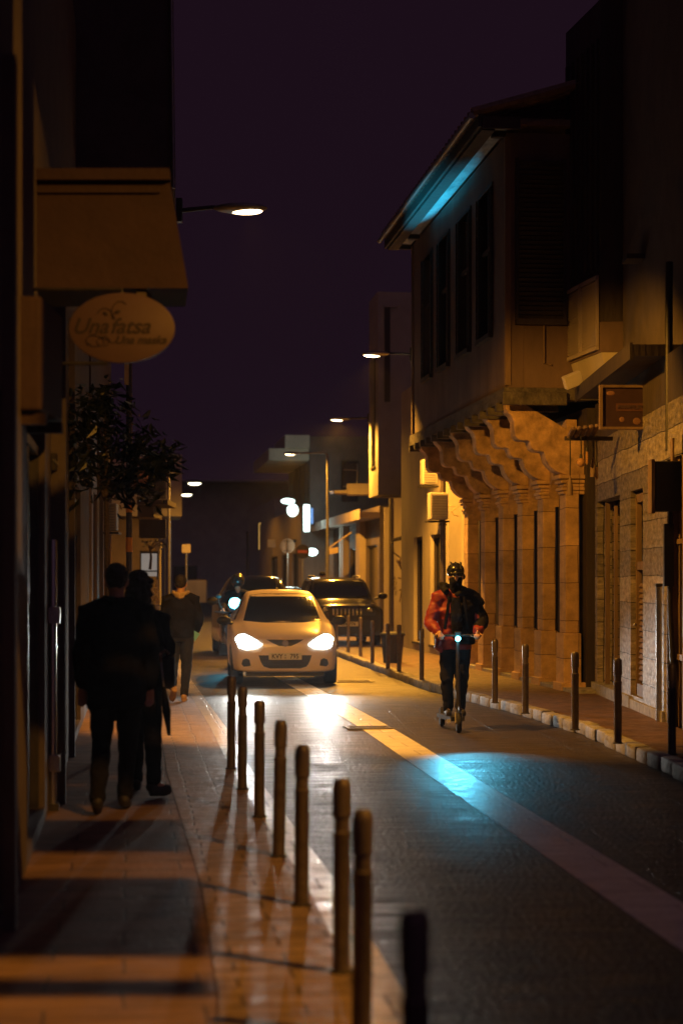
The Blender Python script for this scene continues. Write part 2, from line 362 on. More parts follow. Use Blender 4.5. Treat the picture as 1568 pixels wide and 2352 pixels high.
for px, py, lab in ((1542, 1733, 'rightmost dark bollard before the steel doorpost'), (1418, 1708, 'dark bollard before the narrow slate pier'), (1320, 1677, 'bollard before the brightest stone pier'),
                    (1206, 1639, 'lit bollard third right of the scooter rider'), (1136, 1615, 'lit bollard nearest right of the scooter rider'), (968, 1562.6, 'bollard just left of the scooter rider'),
                    (916, 1543.5, 'bollard at the right side of the black bin'), (890.5, 1537.5, 'bollard in front of the black bin'), (855, 1524, 'bollard just left of the black bin'),
                    (827.6, 1507, 'bollard under the right headlamp of the grey off-roader'), (799.5, 1498, 'bollard crossing the off-roader number plate'), (773, 1490, 'bollard at the mirror of the white hatchback'),
                    (752, 1484, 'farthest right bollard, half hidden behind the white hatchback')):
    p = G(px, py, .11); bollard(p.x, p.y, .11, lab, gr)
# ------------------------------------------------------------------ street lamps
def lamp_head(t, tip_dir, L=.56, near=True, lens='sodium_lens', energy=1.0, soft=.09, aim=None, cone=172, blend=.35):
    """flat oval lantern; local x axis points along tip_dir (+1/-1); origin is lens centre"""
    s = tip_dir
    MB().ell((-.06*s, 0, .035), (L/2, .15, .05)).obj('lamp_head', 'metal_grey', t, True)
    MB().ell((0, 0, .006), (.17, .10, .034)).obj('lens', lens, t, True)
    e = add_light('SPOT', 'lamp_light', (0, 0, -.05), LAMP_W*energy, SODIUM, spot_size=R(cone), spot_blend=blend, shadow_soft_size=soft)
    e.parent = t
    if aim: e.rotation_euler = Vector(aim).to_track_quat('-Z', 'Y').to_euler()
def bracket_lamp(name, label, pos, tip, arm_to, group, **kw):
    t = thing(name, label, 'street lamp', pos, 0, group)
    lamp_head(t, tip, **kw)
    a = Vector(arm_to)-Vector(pos)
    MB().tube([(-.28*tip, 0, .04), (-.34*tip, 0, .045), tuple(a)], [.022, .022, .026], 10).obj('arm', 'metal_dark', t, True)
    MB().box(a.x-.03, a.x+.03, a.y-.06, a.y+.06, a.z-.12, a.z+.12).obj('wall_plate', 'metal_dark', t)
    return t
gs = 'sodium street lamps'
pL1 = P(565, 486, 18.8); bracket_lamp('street_lamp', 'nearest lit street lamp reaching out from the balcony on the left', pL1, 1, P(412, 484, 18.8), gs, energy=3.5, aim=(.55, .6, -1), cone=106, blend=.3)
pR0 = Vector((3.1, 5.2, 5.4)); bracket_lamp('street_lamp', 'lamp beside the viewer on the right, outside the picture', pR0, -1, (4.2, 5.2, 5.45), gs, energy=2.6, aim=(-4.1, 5.3, -5.35), cone=84, blend=.8, soft=.012)
pR1 = P(855, 817, 34.8); bracket_lamp('street_lamp', 'lit street lamp on the far corner of the jettied house', pR1, -1, P(944, 814, 33.6), gs, energy=7, cone=126, blend=.4)
pR2 = P(775, 965, 48.5); bracket_lamp('street_lamp', 'lit street lamp on the white jettied house', pR2, -1, P(846, 960, 48.3), gs, energy=5)
pR3 = P(667, 1044, 57)
t = thing('street_lamp', 'tall lamp post with a long arm behind the parked off-roader', 'street lamp', pR3, 0, gs)
lamp_head(t, -1, energy=5.0)
q = P(752, 1046, 57)-pR3
MB().tube([(.28, 0, .04), (.4, 0, .05), (q.x-.05, 0, .05), (q.x, 0, 0), (q.x, 0, -3)], [.03, .03, .03, .035, .045], 10).obj('arm', 'metal_grey', t, True)
MB().tube([(q.x, 0, -3), (q.x, 0, -pR3.z+.1)], [.055, .07], 10).obj('pole', 'metal_grey', t, True)
for (px, py, Y, dx, lab, st) in ((447, 1110, 74, -1, 'far lit lamp upper right of the left balcony', .7), (428, 1136, 84, -1, 'far lit lamp lower right of the left balcony', .7), (611, 1189, 115, 1, 'tiny lit lamp far down the street above the yellow sign', .7)):
    p = P(px, py, Y); t = thing('street_lamp', lab, 'street lamp', p, 0, gs)
    MB().ell((0, 0, .06), (.38, .2, .08)).obj('lamp_head', 'metal_dark', t, True); MB().ell((0, 0, 0), (.26, .16, .08)).obj('lens', 'far_lens', t, True)
    xx = dx*(p.x*.0+1.05)*(1 if px > 600 else .95)
    MB().tube([(0, 0, .07), (xx, 0, .1), (xx, 0, -p.z)], [.03, .04, .06], 8).obj('pole', 'metal_grey', t, True)
    e = add_light('SPOT', 'lamp_light', (0, 0, -.1), LAMP_W*st, SODIUM, spot_size=R(170), spot_blend=.3, shadow_soft_size=.2); e.parent = t
# unseen slats and boards, added to stripe the left pavement and shade the walls
t = thing('shade_slats', 'unseen slats and boards added by the near lamp to shade the left pavement and walls', 'canopy', (0, 0, 4.6))
def slat_y(Yg): return 5.2+(Yg-5.2)*.141
for a, b in ((7.0, 7.28), (7.75, 9.75), (10.75, 12.1), (13.0, 14.1), (14.35, 14.6), (14.95, 17.5)):
    xa, xb = [3.1-(3.1-(lerp(LE, q)-.70))*.141 for q in (a, b)]
    MB().prism([(2.18, slat_y(a), 0), (xa, slat_y(a), 0), (xb, slat_y(b), 0), (2.18, slat_y(b), 0)], (0, 0, .012)).obj('slat', 'wood_dark', t)
mb = MB(); mb.box(2.15, 2.18, 5.3, 7.4, -.02, .03); mb.obj('rail', 'wood_dark', t)
for a, b, c, d in ((5.2, 5.98, -.12, 1.8), (6.12, 6.298, -.12, .838), (6.30, 7.2, -.12, .17), (6.30, 7.0, .60, .838), (6.3, 8.4, .84, 2.6)): MB().box(2.13, 2.148, a, b, c, d).obj('light_block_board', 'wood_dark', t)
MB().box(2.70, 3.3, 5.05, 6.9, .0, .012).obj('road_shade_board', 'wood_dark', t)
for yy in (5.4, 7.3): MB().tube([(2.16, yy, .03), (2.16, yy, 1.2), (4.0, yy, 1.3)], .02).obj('hanger', 'metal_dark', t)
# ------------------------------------------------------------------ wall with openings helper
def wall_open(mb, u0, u1, z0, z1, openings, place):
    """place(u0,u1,z0,z1) adds a box; openings list of (u0,u1,z0,z1)"""
    us = sorted({u0, u1, *[o[0] for o in openings], *[o[1] for o in openings]})
    for a, b in zip(us, us[1:]):
        cuts = sorted([(o[2], o[3]) for o in openings if o[0] <= a+1e-6 and o[1] >= b-1e-6])
        z = z0
        for c0, c1 in cuts:
            if c0 > z+1e-5: place(a, b, z, c0)
            z = c1
        if z < z1-1e-5: place(a, b, z, z1)
# ------------------------------------------------------------------ RIGHT: jettied house on stone corbels
TJ = math.atan(.117)
J = thing('jettied_house', 'old house whose rendered upper floor juts out on scalloped stone corbels', 'building', (2.27, 25, 0), TJ)
wins = [(1.06, 2.02), (2.71, 3.7), (4.55, 5.5), (6.2, 7.1)]
mb = MB(); wall_open(mb, 0, 8.3, 4.27, 7.75, [(a, b, 5.16, 7.25) for a, b in wins], lambda a, b, c, d: mb.box(0, .22, a, b, c, d))
mb.box(.223, 2.0, .0, .2, 4.27, 7.75); mb.box(.223, 2.0, 8.1, 8.3, 4.27, 7.75)
mb.obj('upper_wall', 'jetty', J)
for a, b in wins:
    f = MB(); f.box(-.02, .10, a-.05, a, 5.1, 7.3); f.box(-.02, .10, b, b+.05, 5.1, 7.3); f.box(-.02, .1, a, b, 7.25, 7.3); f.box(-.07, .1, a-.04, b+.04, 5.09, 5.155)
    f.box(.03, .08, (a+b)/2-.03, (a+b)/2+.03, 5.16, 7.25); f.box(.03, .08, a, b, 6.4, 6.45)
    fo = f.obj('window', 'wood_dark', J)
    MB().box(.10, .115, a, b, 5.16, 7.25).obj('pane', 'glass_dark', fo)
    for (sa, an) in ((a-.05, 1), (b+.05, -1)):
        s = MB(); s.box(-.046, -.03, sa-.016, sa+.016, 5.18, 7.24)
        for k in range(16): s.box(-.05, -.025, sa-.02, sa+.02, 5.2+k*.128, 5.3+k*.128)
        s.obj('shutter', 'wood_dark', fo)
MB().box(-.035, .035, 8.24, 8.33, 4.3, 7.7).obj('corner_board', 'wood', J); mb = MB(); mb.box(-.04, .04, -.02, .06, 4.3, 7.7); mb.obj('corner_board', 'wood', J); mb = MB(); mb.tube([(.5, -.03, 5.4), (.5, -.03, 4.6), (.6, -.03, 4.58)], .012); mb.obj('wall_pipe', 'wood', J)
# dark shuttered window on the end wall
mb = MB(); mb.box(.10, .14, -.07, -.003, 5.2, 7.4); mb.box(.76, .8, -.07, -.003, 5.2, 7.4); mb.box(.10, .80, -.12, -.003, 5.12, 5.2)
fo = mb.obj('window', 'wood_dark', J)
mb = MB()
for k in range(34): mb.obox((.45, -.04, 5.23+k*.064), (.62, .03, .05), Matrix.Rotation(R(25), 3, 'X'))
mb.obj('shutter', 'wood_dark', fo)
# floor beam and joist ends
mb = MB(); mb.box(-.06, .2, -.03, 8.36, 4.08, 4.265); mb.box(.2, 1.6, -.05, .22, 4.1, 4.262)
for k in range(14): mb.box(-.10, .78, .3+k*.6, .42+k*.6, 3.97, 4.078)
mb.box(-.09, .8, -.12, -.06, 4.02, 4.2, .01)
mb.obj('floor_beam', 'wood_beam', J)
MB().box(.05, 2, .25, 8.3, 4.262, 4.268).obj('jetty_floor', 'wood_dark', J)
# eaves: soffit, fascia, tiles
mb = MB()
for k in range(9):
    y0 = -.3+k*.99; mb.box(-.42, .0, y0, y0+.975, 7.80+.004*random.random(), 7.83)
mb.obj('soffit', 'soffit', J)
mb = MB(); mb.box(-.47, -.43, -.35, 8.75, 7.74, 7.9); mb.box(-.42, -.24, -.3, 8.65, 7.70, 7.795)
for yy in (.12, 7.6): mb.box(-.19, 0, yy, yy+.1, 7.72, 7.795)
mb.box(-.42, .1, -.35, -.3, 7.72, 7.88); mb.box(-.42, .1, 8.6, 8.7, 7.72, 7.88)
mb.obj('fascia', 'wood_dark', J)
mb = MB(); 
for k in range(36): mb.cyl((-.55, -.3+k*.25, 7.93), (2.2, -.3+k*.25, 8.75), .07, .07, 8)
mb.box(0, 2.2, -.1, 8.4, 7.84, 7.93)
mb.obj('roof', 'tile', J, True)
MB().tube([(-.56, -.35, 7.88), (-.56, 8.75, 7.88)], .045, 10).obj('gutter', 'metal_grey', J, True)
MB().box(1.10, 2.2, 0, 8.3, .1, 4.0).obj('ground_wall', 'wood_dark', J)
# corbels and piers
cy = [.15, 1.55, 2.95, 4.4, 5.9, 7.45]
prof = [(.0, 4.07), (.0, 3.99), (.03, 3.94), (.08, 3.90), (.12, 3.82), (.125, 3.70), (.135, 3.62), (.17, 3.575), (.23, 3.555), (.30, 3.56), (.34, 3.545), (.35, 3.50), (.37, 3.445), (.42, 3.415), (.49, 3.41), (.54, 3.40), (.555, 3.35), (.58, 3.27), (.63, 3.20), (.70, 3.14), (.80, 3.10), (.86, 3.09), (1.15, 3.09), (1.15, 3.72), (.86, 3.72), (.25, 4.07)]
for i, y0 in enumerate(cy):
    mb = MB(); mb.prism([(x, y0, z) for x, z in prof], (0, .30, 0)); o = mb.obj('corbel', 'stone_plain', J)
    bv = o.modifiers.new('b', 'BEVEL'); bv.width = .012; bv.segments = 2; bv.limit_method = 'ANGLE'
    mb = MB(); mb.box(.84, 1.03, y0-.02, y0+.34, .9, 2.82); mb.box(.80, 1.05, y0-.07, y0+.39, .1, .9); mb.box(.76, 1.12, y0-.1, y0+.42, .1, .22)
    for k, (dx, z) in enumerate(((.03, 2.82), (.055, 2.87), (.03, 2.92), (.07, 2.97), (.10, 3.03))): mb.box(.84-dx, 1.12, y0-dx*.6, y0+.32+dx*.6, z, z+(.048 if k < 4 else .06))
    o = mb.obj('stone_pier', 'stone', J); bv = o.modifiers.new('b', 'BEVEL'); bv.width = .01; bv.segments = 1
    if i < 5:
        a, b = y0+.32, cy[i+1]-.02; c = (a+b)/2; rr = (b-a)/2
        pts = [(.93, a, 3.88), (.93, a, 2.7)]+[(.93, c-rr*math.cos(math.pi*k/14), 2.7+rr*.95*math.sin(math.pi*k/14)) for k in range(15)]+[(.93, b, 2.7), (.93, b, 3.88)]
        MB().prism(pts, (.15, 0, 0)).obj('arch', 'stone_plain', J)
        MB().box(1.04, 1.09, a+.12, b-.12, .25, 2.7).obj('door', 'wood_dark', J)
mb = MB(); mb.box(.78, 1.2, -.6, 8.3, .1, .16); mb.obj('plinth', 'kerb', J)
# ------------------------------------------------------------------ RIGHT: slate-clad shop nearer the viewer
S = thing('slate_shop', 'shop clad in worn slate shingles with a dark doorway and louvred bay above', 'building', (3.45, 17.5, 0), 0)
ops = [(3.47, 4.35, .26, 2.69), (5.2, 7.2, .2, 2.69), (-3, 1.9, .11, 2.9)]
mb = MB(); wall_open(mb, -3.0, 7.42, .1, 3.5, ops, lambda a, b, c, d: mb.box(0, .2, a, b, c, d)); mb.obj('slate_wall', 'slate', S)
mb = MB(); mb.box(.203, .9, 7.2, 7.4, .2, 2.69); mb.obj('reveal', 'slate_f', S)
mb = MB(); mb.box(-.05, .24, 4.2, 7.45, .1, .25); mb.box(-.04, .24, 2.0, 4.19, .1, .22); mb.obj('plinth', 'kerb', S)
mb = MB(); mb.box(.04, .10, 5.2, 5.27, .26, 2.66); mb.box(.04, .10, 6.7, 6.76, .26, 2.66); mb.box(.10, .14, 6.3, 6.36, .26, 2.6)
mb.obj('window_frame', 'wood', S); MB().box(.75, .8, 5.2, 7.2, .25, 2.69).obj('back_panel', 'wood_dark', S)
mb = MB(); mb.box(.06, .12, 3.5, 3.60, .26, 2.62); mb.box(.06, .12, 4.27, 4.35, .26, 2.62); mb.box(.06, .12, 3.5, 4.3, 1.75, 1.85); mb.box(.06, .12, 3.5, 4.3, .26, .4); mb.box(.06, .12, 3.5, 4.3, 2.55, 2.65)
dr = mb.obj('door', 'wood', S)
mb = MB()
for k in range(18): mb.obox((.1, 3.93, .46+k*.065), (.03, .64, .05), Matrix.Rotation(R(30), 3, 'Y'))
mb.obj('louvres', 'wood', dr); MB().box(.13, .14, 3.6, 4.27, 1.85, 2.55).obj('pane', 'glass_dark', dr); MB().ell((.04, 4.28, 1.1), (.02, .02, .02)).obj('handle', 'steel', dr)
# inside wall of the dark frontage nearest the viewer
mb = MB(); mb.box(.5, .6, -3, 2, .1, 3.2); mb.obj('recess_wall', 'wood_dark', S)
mb = MB(); mb.box(-.02, .1, 1.48, 1.6, .11, 3.1); mb.box(.0, .12, .95, 1.05, .11, 3.1); mb.box(.02, .12, 1.05, 1.48, .8, .86); mb.box(.02, .12, 1.05, 1.48, 2.0, 2.05); mb.box(.0, .10, .3, .36, .11, 3.0)
mb.obj('shopfront_frame', 'wood', S)
# canopy slab over shop
mb = MB(); mb.box(-.35, .5, 2.0, 6.6, 4.02, 4.14); mb.box(-.38, -.35, 2.0, 6.6, 3.98, 4.16)
mb.box(0, .2, -3, 7.42, 3.503, 4.018)
mb.obj('canopy', 'wood_dark', S)
# bay above
def bay_pt(y): return (3.37+(23.8-y)*.18)-3.45
mb = MB()
a0 = (bay_pt(23.8), 6.3); a1 = (bay_pt(25.3), 7.8)
mb.prism([(a0[0], a0[1], 5.0), (a1[0], a1[1], 5.0), (3, 7.8, 5.0), (3, 6.3, 5.0)], (0, 0, 4.2)); mb.obj('bay_upper', 'wood_dark', S)
mb = MB(); mb.prism([(a0[0], a0[1], 4.6), (a1[0], a1[1], 4.6), (3, 7.8, 4.6), (3, 6.3, 4.6)], (0, 0, .397)); mb.obj('bay_base', 'jetty', S)
mb = MB(); b_ = [(a0[0]+.01, a0[1]+.01), (a1[0]+.01, a1[1]), (3, 7.8), (3, 6.31)]; c_ = [(a0[0]+.10, a0[1]+.08), (a1[0]+.10, a1[1]), (3, 7.8), (3, 6.38)]
lo = [mb.bm.verts.new((x, y, 4.27)) for x, y in c_]; hi = [mb.bm.verts.new((x, y, 4.597)) for x, y in b_]
mb.bm.faces.new(lo); mb.bm.faces.new(hi[::-1])
for k in range(4): mb.bm.faces.new((lo[k], lo[(k+1) % 4], hi[(k+1) % 4], hi[k]))
mb.obj('bay_apron', 'plaster_y', S)
# louvre panels on the street side of the bay (two leaves) and slats above
dv = Vector((a1[0]-a0[0], a1[1]-a0[1], 0)); Lb = dv.length; an = math.atan2(-dv.x, dv.y); rot = Matrix.Rotation(an, 3, 'Z')
for (s0, s1) in ((.03, .49), (.51, .97)):
    mb = MB(); c = Vector((a0[0], a0[1], 0))+dv*((s0+s1)/2); n_ = rot @ Vector((-1, 0, 0)); wd = Lb*(s1-s0)
    for k in range(22): mb.obox(c+n_*.03+Vector((0, 0, 4.72+k*.038)), (.014, wd-.08, .028), rot @ Matrix.Rotation(R(-25), 3, 'Y'))
    mb.obox(c+n_*.03+Vector((0, 0, 4.66)), (.04, wd, .05), rot); mb.obox(c+n_*.03+Vector((0, 0, 5.58)), (.04, wd, .05), rot)
    for e in (-1, 1): mb.obox(c+n_*.03+rot @ Vector((0, e*(wd/2-.02), 0))+Vector((0, 0, 5.12)), (.036, .04, .86), rot)
    mb.obox(c+n_*.012+Vector((0, 0, 5.12)), (.01, wd-.06, .86), rot)
    mb.obj('louvre_panel', 'plaster', S)
mb = MB()
for k in range(7): mb.obox(Vector((a0[0], a0[1], 0))+dv*((k+.5)/7)+rot @ Vector((-.02, 0, 0))+Vector((0, 0, 7.2)), (.03, .05, 3.0), rot)
mb.obj('slats', 'wood_dark', S)
MB().box(.2, 4, -3, 6.25, 4.15, 9.4).obj('upper_wall', 'plaster_dark', S)
MB().box(-.02, .195, 4.5, 4.9, 5.5, 5.56).obj('wall_ledge', 'wood_dark', S)
mb = MB(); mb.cyl((.02, 1.9, 3.0), (.02, 1.9, 5.0), .04); mb.obj('pipe', 'metal_dark', S, True)
# pale steel doorpost
t = thing('steel_doorpost', 'bright pale steel doorpost at the edge of the slate wall', 'post', (3.40, 19.62, .11))
MB().box(-.03, .03, -.02, .02, 0, 1.45, .004).obj('post', 'steel', t); MB().box(-.035, .035, -.03, .05, 1.45, 1.48).obj('bracket', 'metal_dark', t)
# speaker box + down posts near right edge
t = thing('wall_cabinet', 'black cabinet on a pale board beside the sign, at the right edge', 'cabinet', P(1535, 1118, 19.0))
MB().box(-.16, .16, -.12, .12, -.26, .26, .01).obj('case', 'plastic', t); MB().box(-.20, -.165, -.12, .1, -.28, .28).obj('board', 'wood', t)
t = thing('black_post', 'slim black post leaning beside the rightmost bollard', 'post', (3.47, 18.9, .11))
MB().tube([(-.02, 0, 0), (-.06, .1, 1.2), (-.05, .1, 2.6)], .028, 10).obj('post', 'metal_dark', t, True)
mb = MB(); mb.box(-.13, -.03, .05, .12, 1.45, 2.1); mb.obj('box', 'plastic', t)
for k in range(3): MB().box(-.02, .06, .09, .11, .9+k*.55, .93+k*.55).obj('bracket', 'metal_dark', t)
t = thing('timber_jamb', 'orange lit timber jamb at the right picture edge', 'post', (3.52, 19.0, .11))
MB().box(-.03, .03, -.1, .02, 0, 3.1, .004).obj('jamb', 'wood', t); MB().box(.03, .12, -.14, -.1, 1.0, 1.15).obj('hinge', 'metal_dark', t)
# hanging sign box
sgn = P(1450, 936, 21.0); t = thing('hanging_sign', 'dark framed hanging sign box lettered PAPAFILIPOU', 'sign', sgn, R(2))
mb = MB(); hw, hh = .375, .255
mb.box(-hw, -hw+.03, -.05, .05, -hh, hh); mb.box(hw-.03, hw, -.05, .05, -hh, hh); mb.box(-hw+.03, hw-.03, -.05, .05, -hh, -hh+.03); mb.box(-hw+.03, hw-.03, -.05, .05, hh-.03, hh); mb.obj('frame', 'wood', t)
mb = MB(); mb.box(-hw+.031, hw-.031, -.03, .03, -hh+.031, hh-.031); mb.obj('panel', mat('sign_panel', (.05, .025, .03), .5, bump=0), t)
mb = MB(); mb.box(-.19, .21, -.034, -.031, -.045, .045); mb.obj('name_board', mat('sign_board', (.11, .05, .04), .5, bump=0), t)
text('PAPAFILIPOU', .062, mat('sign_gold', (.22, .11, .07), .6, bump=0).name and 'sign_face', t, (.01, -.037, 0), bold=.0015)
M['sign_gold'] = bpy.data.materials['sign_gold']
for (x, z, r1, r2) in ((-.25, .16, .05, .025), (.22, .16, .05, .025), (-.12, -.14, .03, .03), (.05, -.16, .045, .04)): MB().ell((x, -.031, z), (r1, .003, r2)).obj('emblem', 'sign_gold', t, True)
for z in (-.2, .2): MB().cyl((hw, 0, z), (hw+.12, .02, z), .015).obj('bracket', 'metal_dark', t)
# slanted pale lantern box under the bay
t = thing('flood_lamp', 'pale tilted flood lamp box at the house corner, unlit', 'lamp', P(1314, 873, 23.6), R(10))
mb = MB(); mb.obox((0, 0, 0), (.24, .10, .17), Matrix.Rotation(R(-22), 3, 'Y') @ Matrix.Rotation(R(15), 3, 'X'), .008); mb.obj('housing', 'white_panel', t)
mb = MB(); mb.tube([(.05, .05, -.05), (.2, .15, -.02), (.3, .3, 0)], .012); mb.obj('bracket', 'metal_dark', t)
# tiled lip and hanging bulbs
t = thing('tile_lip', 'short row of roof tiles jutting over the hanging bulbs', 'tiled lip', P(1338, 995, 22.6), R(5))
mb = MB()
for k in range(5): mb.obox((-.15+k*.075, -.0, .01*k), (.06, .3, .05), Matrix.Rotation(R(-20), 3, 'X') @ Matrix.Rotation(R(-8), 3, 'Y'), .02)
mb.obj('tiles', 'tile', t); mb = MB(); mb.box(-.2, .4, .1, .16, -.08, -.03); mb.obj('batten', 'wood_dark', t)
for k, (px, y0, y1, kind, lab) in enumerate(((1333, 1000, 1062, 0, 'round clear bulb hanging from a dark cord'), (1308, 1000, 1110, 1, 'long wooden spindle hanging on a rope, leftmost of the hanging row'),
        (1347, 1000, 1045, 2, 'slim tube bulb hanging just right of the round bulb'), (1361, 1000, 1068, 1, 'wooden spindle hanging second from the right of the row'), (1369, 1000, 1080, 2, 'rightmost hanging tube bulb of the row'))):
    Y = 22.5+.1*k; p = P(px, y0, Y); b = P(px, y1, Y); L = p.z-b.z
    t = thing('hanging_bulb', lab, 'bulb', p, 0, 'bulbs and spindles hanging under the tiles')
    MB().tube([(0, 0, 0), (.004, 0, -L*.5), (0, 0, -L+.06)], .008, 6).obj('cord', 'metal_dark', t)
    if kind == 0: MB().lathe([(.015, -L+.1), (.02, -L+.06), (.02, -L+.045)]).obj('socket', 'plastic', t, True); MB().ell((0, 0, -L), (.055, .055, .055)).obj('globe', 'bulb', t, True)
    elif kind == 1: MB().lathe([(.006, -L+.1), (.02, -L+.05), (.032, -L), (.036, -L-.06), (.038, -L-.15)]).obj('spindle', 'wood', t, True)
    else: MB().lathe([(.016, -L+.1), (.018, -L+.04)]).obj('socket', 'plastic', t, True); MB().lathe([(.016, -L+.04), (.018, -L-.1), (.004, -L-.12)]).obj('globe', 'bulb', t, True)
# ------------------------------------------------------------------ RIGHT: buildings beyond
def block(name, label, loc, rz, w, d, z0, z1, m, wins=(), front=(), windep=.14, base=None):
    """block whose street side is local x=0 (facing -x), running +y by d, w wide; wins on street side (y0,y1,z0,z1); front windows on camera side (x0,x1,z0,z1)"""
    t = thing(name, label, 'building', loc, rz)
    mb = MB(); wall_open(mb, 0, d, z0, z1, list(wins), lambda a, b, c, e: mb.box(0, .2, a, b, c, e))
    if w > .4: wall_open(mb, .2, w, z0, z1, list(front), lambda a, b, c, e: mb.box(a, b, .001, .2, c, e)); mb.box(.203, w, d-.2, d-.001, z0, z1); mb.box(.2, w, .2, d-.2, z1-.15, z1-.001)
    mb.obj('wall', m, t)
    for (a, b, c, e) in wins:
        f = MB(); f.box(.08, .13, a, a+.06, c, e); f.box(.08, .13, b-.06, b, c, e); f.box(.08, .13, a+.06, b-.06, e-.06, e); f.box(-.04, .12, a-.03, b+.03, c-.05, c-.002)
        o = f.obj('window', 'wood_dark', t); MB().box(.14, .16, a, b, c, e).obj('pane', 'glass_dark', o)
    for (a, b, c, e) in front:
        f = MB(); f.box(a, a+.06, .08, .13, c, e); f.box(b-.06, b, .08, .13, c, e); f.box(a+.06, b-.06, .08, .13, e-.06, e)
        o = f.obj('window', 'wood_dark', t); MB().box(a, b, .14, .16, c, e).obj('pane', 'glass_dark', o)
    return t
T3 = math.atan(.12)
Y3 = 36.3
t = block('cream_house', 'brightly lit cream house corner behind the scooter rider', (P(1030, 0, Y3).x, Y3, 0), T3, 2.4, 6.2, .1, 6.0, 'plaster_y', wins=[(.7, 2.2, .3, 2.6), (3.2, 4.4, .3, 2.6)])
MB().box(.28, .36, -.05, 0, .1, 5).obj('pilaster', 'plaster_y', t); MB().cyl((.42, -.06, .1), (.42, -.06, 5.2), .03).obj('pipe', 'plaster_y', t, True)
t['label'] = 'brightly lit cream house corner with a drainpipe, behind the scooter rider'
p = P(1017, 0, 35.6); t = thing('drainpipe', 'dark downpipe running down just left of the rider helmet', 'pipe', (p.x, p.y, .11)); MB().cyl((0, 0, 0), (0, 0, 4.7), .055, .05).obj('pipe', 'bollard', t, True)
for k, z in enumerate((1.0, 2.6, 3.9)): MB().box(-.07, .07, -.02, .08, z, z+.04).obj('clamp', 'metal_dark', t)
def ac_unit(pos, lab, rz=0, w=.36, h=.52):
    t = thing('air_conditioner', lab, 'air conditioner', pos, rz, 'air conditioning units on the walls')
    MB().box(-w/2, w/2, -.14, .14, -h/2, h/2, .015).obj('case', 'ac', t)
    mb = MB()
    for k in range(9): mb.box(-w/2+.03, w/2-.03, -.152, -.141, -h*.42+k*h*.1, -h*.42+k*h*.1+.012)
    mb.obj('grille', 'metal_grey', t); MB().box(-w/2-.03, w/2+.03, -.12, .25, -h/2-.05, -h/2-.02).obj('bracket', 'metal_dark', t)
    return t
ac_unit(P(1005, 1163, 35.5), 'lower pale wall unit left of the dark downpipe', R(8))
ac_unit(P(984, 1085, 36.6), 'upper pale wall unit half hidden behind the farthest corbel', R(8), .3, .5)
t = thing('cable_loop', 'tangle of pale cables on the bright cream wall', 'cable', P(1030, 1165, 35.9))
MB().tube([(-.1, 0, 0), (.05, -.03, .03), (.2, -.02, .02), (.05, -.03, -.08), (.1, -.02, -.15), (.2, 0, -.17)], .012, 6).obj('cables', 'canvas', t)
t = thing('lit_pier', 'orange lit plain pier left of the dark doorway behind the rider', 'pier', (P(953, 0, 43).x, 43, 0), T3); MB().box(0, .10, -.0, .6, .1, 3.2).obj('shaft', 'plaster', t); MB().box(.10, .19, .02, .6, .1, 3.3).obj('side', 'wood', t)
t = block('dark_fronted_shop', 'dark fronted low shop between the cream house and the white house', (P(972, 0, 43.5).x, 43.5, 0), T3, 2.0, 3, .1, 4.6, 'plaster_dark', wins=[(.3, 2.4, .4, 2.4)])
MB().cyl((-.05, -.05, .1), (-.05, -.05, 4.5), .04).obj('pipe', 'metal_dark', t, True)
# white jettied house
Y4 = 46.5; t = block('white_house', 'tall white house with a projecting upper floor lit amber along its edge', (P(868, 0, Y4).x, Y4, 0), T3, 3.0, 1.7, 3.83, 9.0, 'plaster_w', wins=[(.5, 1.3, 4.6, 7.6)])
MB().box(.14, .5, -.07, -.002, 8.603, 8.68).obj('ledge', 'plaster_w', t); mb = MB(); mb.box(.16, .3, -.05, -.002, 6.2, 8.6); mb.obj('shutter', 'wood_dark', t)
mb = MB(); mb.box(1.45, 3, 1.0, 3, .1, 3.82); mb.obj('ground_wall', 'plaster_dark', t)
# graffiti wall
Yg = 56; t = thing('graffiti_wall', 'bright yellow wall with black scrawled graffiti', 'wall', (P(897, 0, Yg).x, Yg, 0), 0)
MB().box(0, .50, 0, .2, .1, 5.6).obj('wall', 'plaster_y', t)
MB().box(-.20, -.02, -.12, .2, .1, 3.9).obj('pilaster', 'plaster_y', t); MB().cyl((-.0, -.16, .1), (-.0, -.16, 5.0), .06).obj('pipe', 'wood_dark', t, True)
mb = MB()
def stroke(pts, r=.018): mb.tube([(x, -.012, z) for x, z in pts], r, 6, sy=.5)
stroke([(.44, 2.35), (.34, 2.4), (.27, 2.25), (.30, 2.05), (.38, 1.95), (.42, 1.75), (.38, 1.55)]); stroke([(.22, 1.75), (.3, 1.72), (.38, 1.78), (.45, 1.75)])
stroke([(.27, 1.0), (.33, 1.35), (.38, 1.1), (.30, 1.18), (.40, 1.2)]); stroke([(.26, 1.35), (.36, 1.42), (.44, 1.35), (.42, 1.25), (.34, 1.22)]); stroke([(.44, .95), (.48, 1.1)])
mb.obj('graffiti', 'graffiti', t)
for k, ch in enumerate('ADKE'): text(ch, .17, 'graffiti', t, (.10+.015*k, -.01, 1.72-k*.15), ext=.004, shear=.2, name='graffiti_letter')
MB().box(.38, .44, -.04, -.002, 2.5, 3.4).obj('cable_box', 'wood_dark', t)
t = thing('dark_awning', 'small dark awning on a bracket over the graffiti wall', 'awning', P(930, 1240, 54)); MB().prism([(-.42, -.4, -.08), (.2, -.4, .05), (.25, .3, .18), (-.35, .3, 0)], (0, 0, .05)).obj('canvas', 'cloth_dark', t); MB().tube([(-.42, -.3, -.08), (-.3, 1.5, -.35), (-.1, 1.6, -.5)], .02).obj('bracket', 'metal_dark', t)
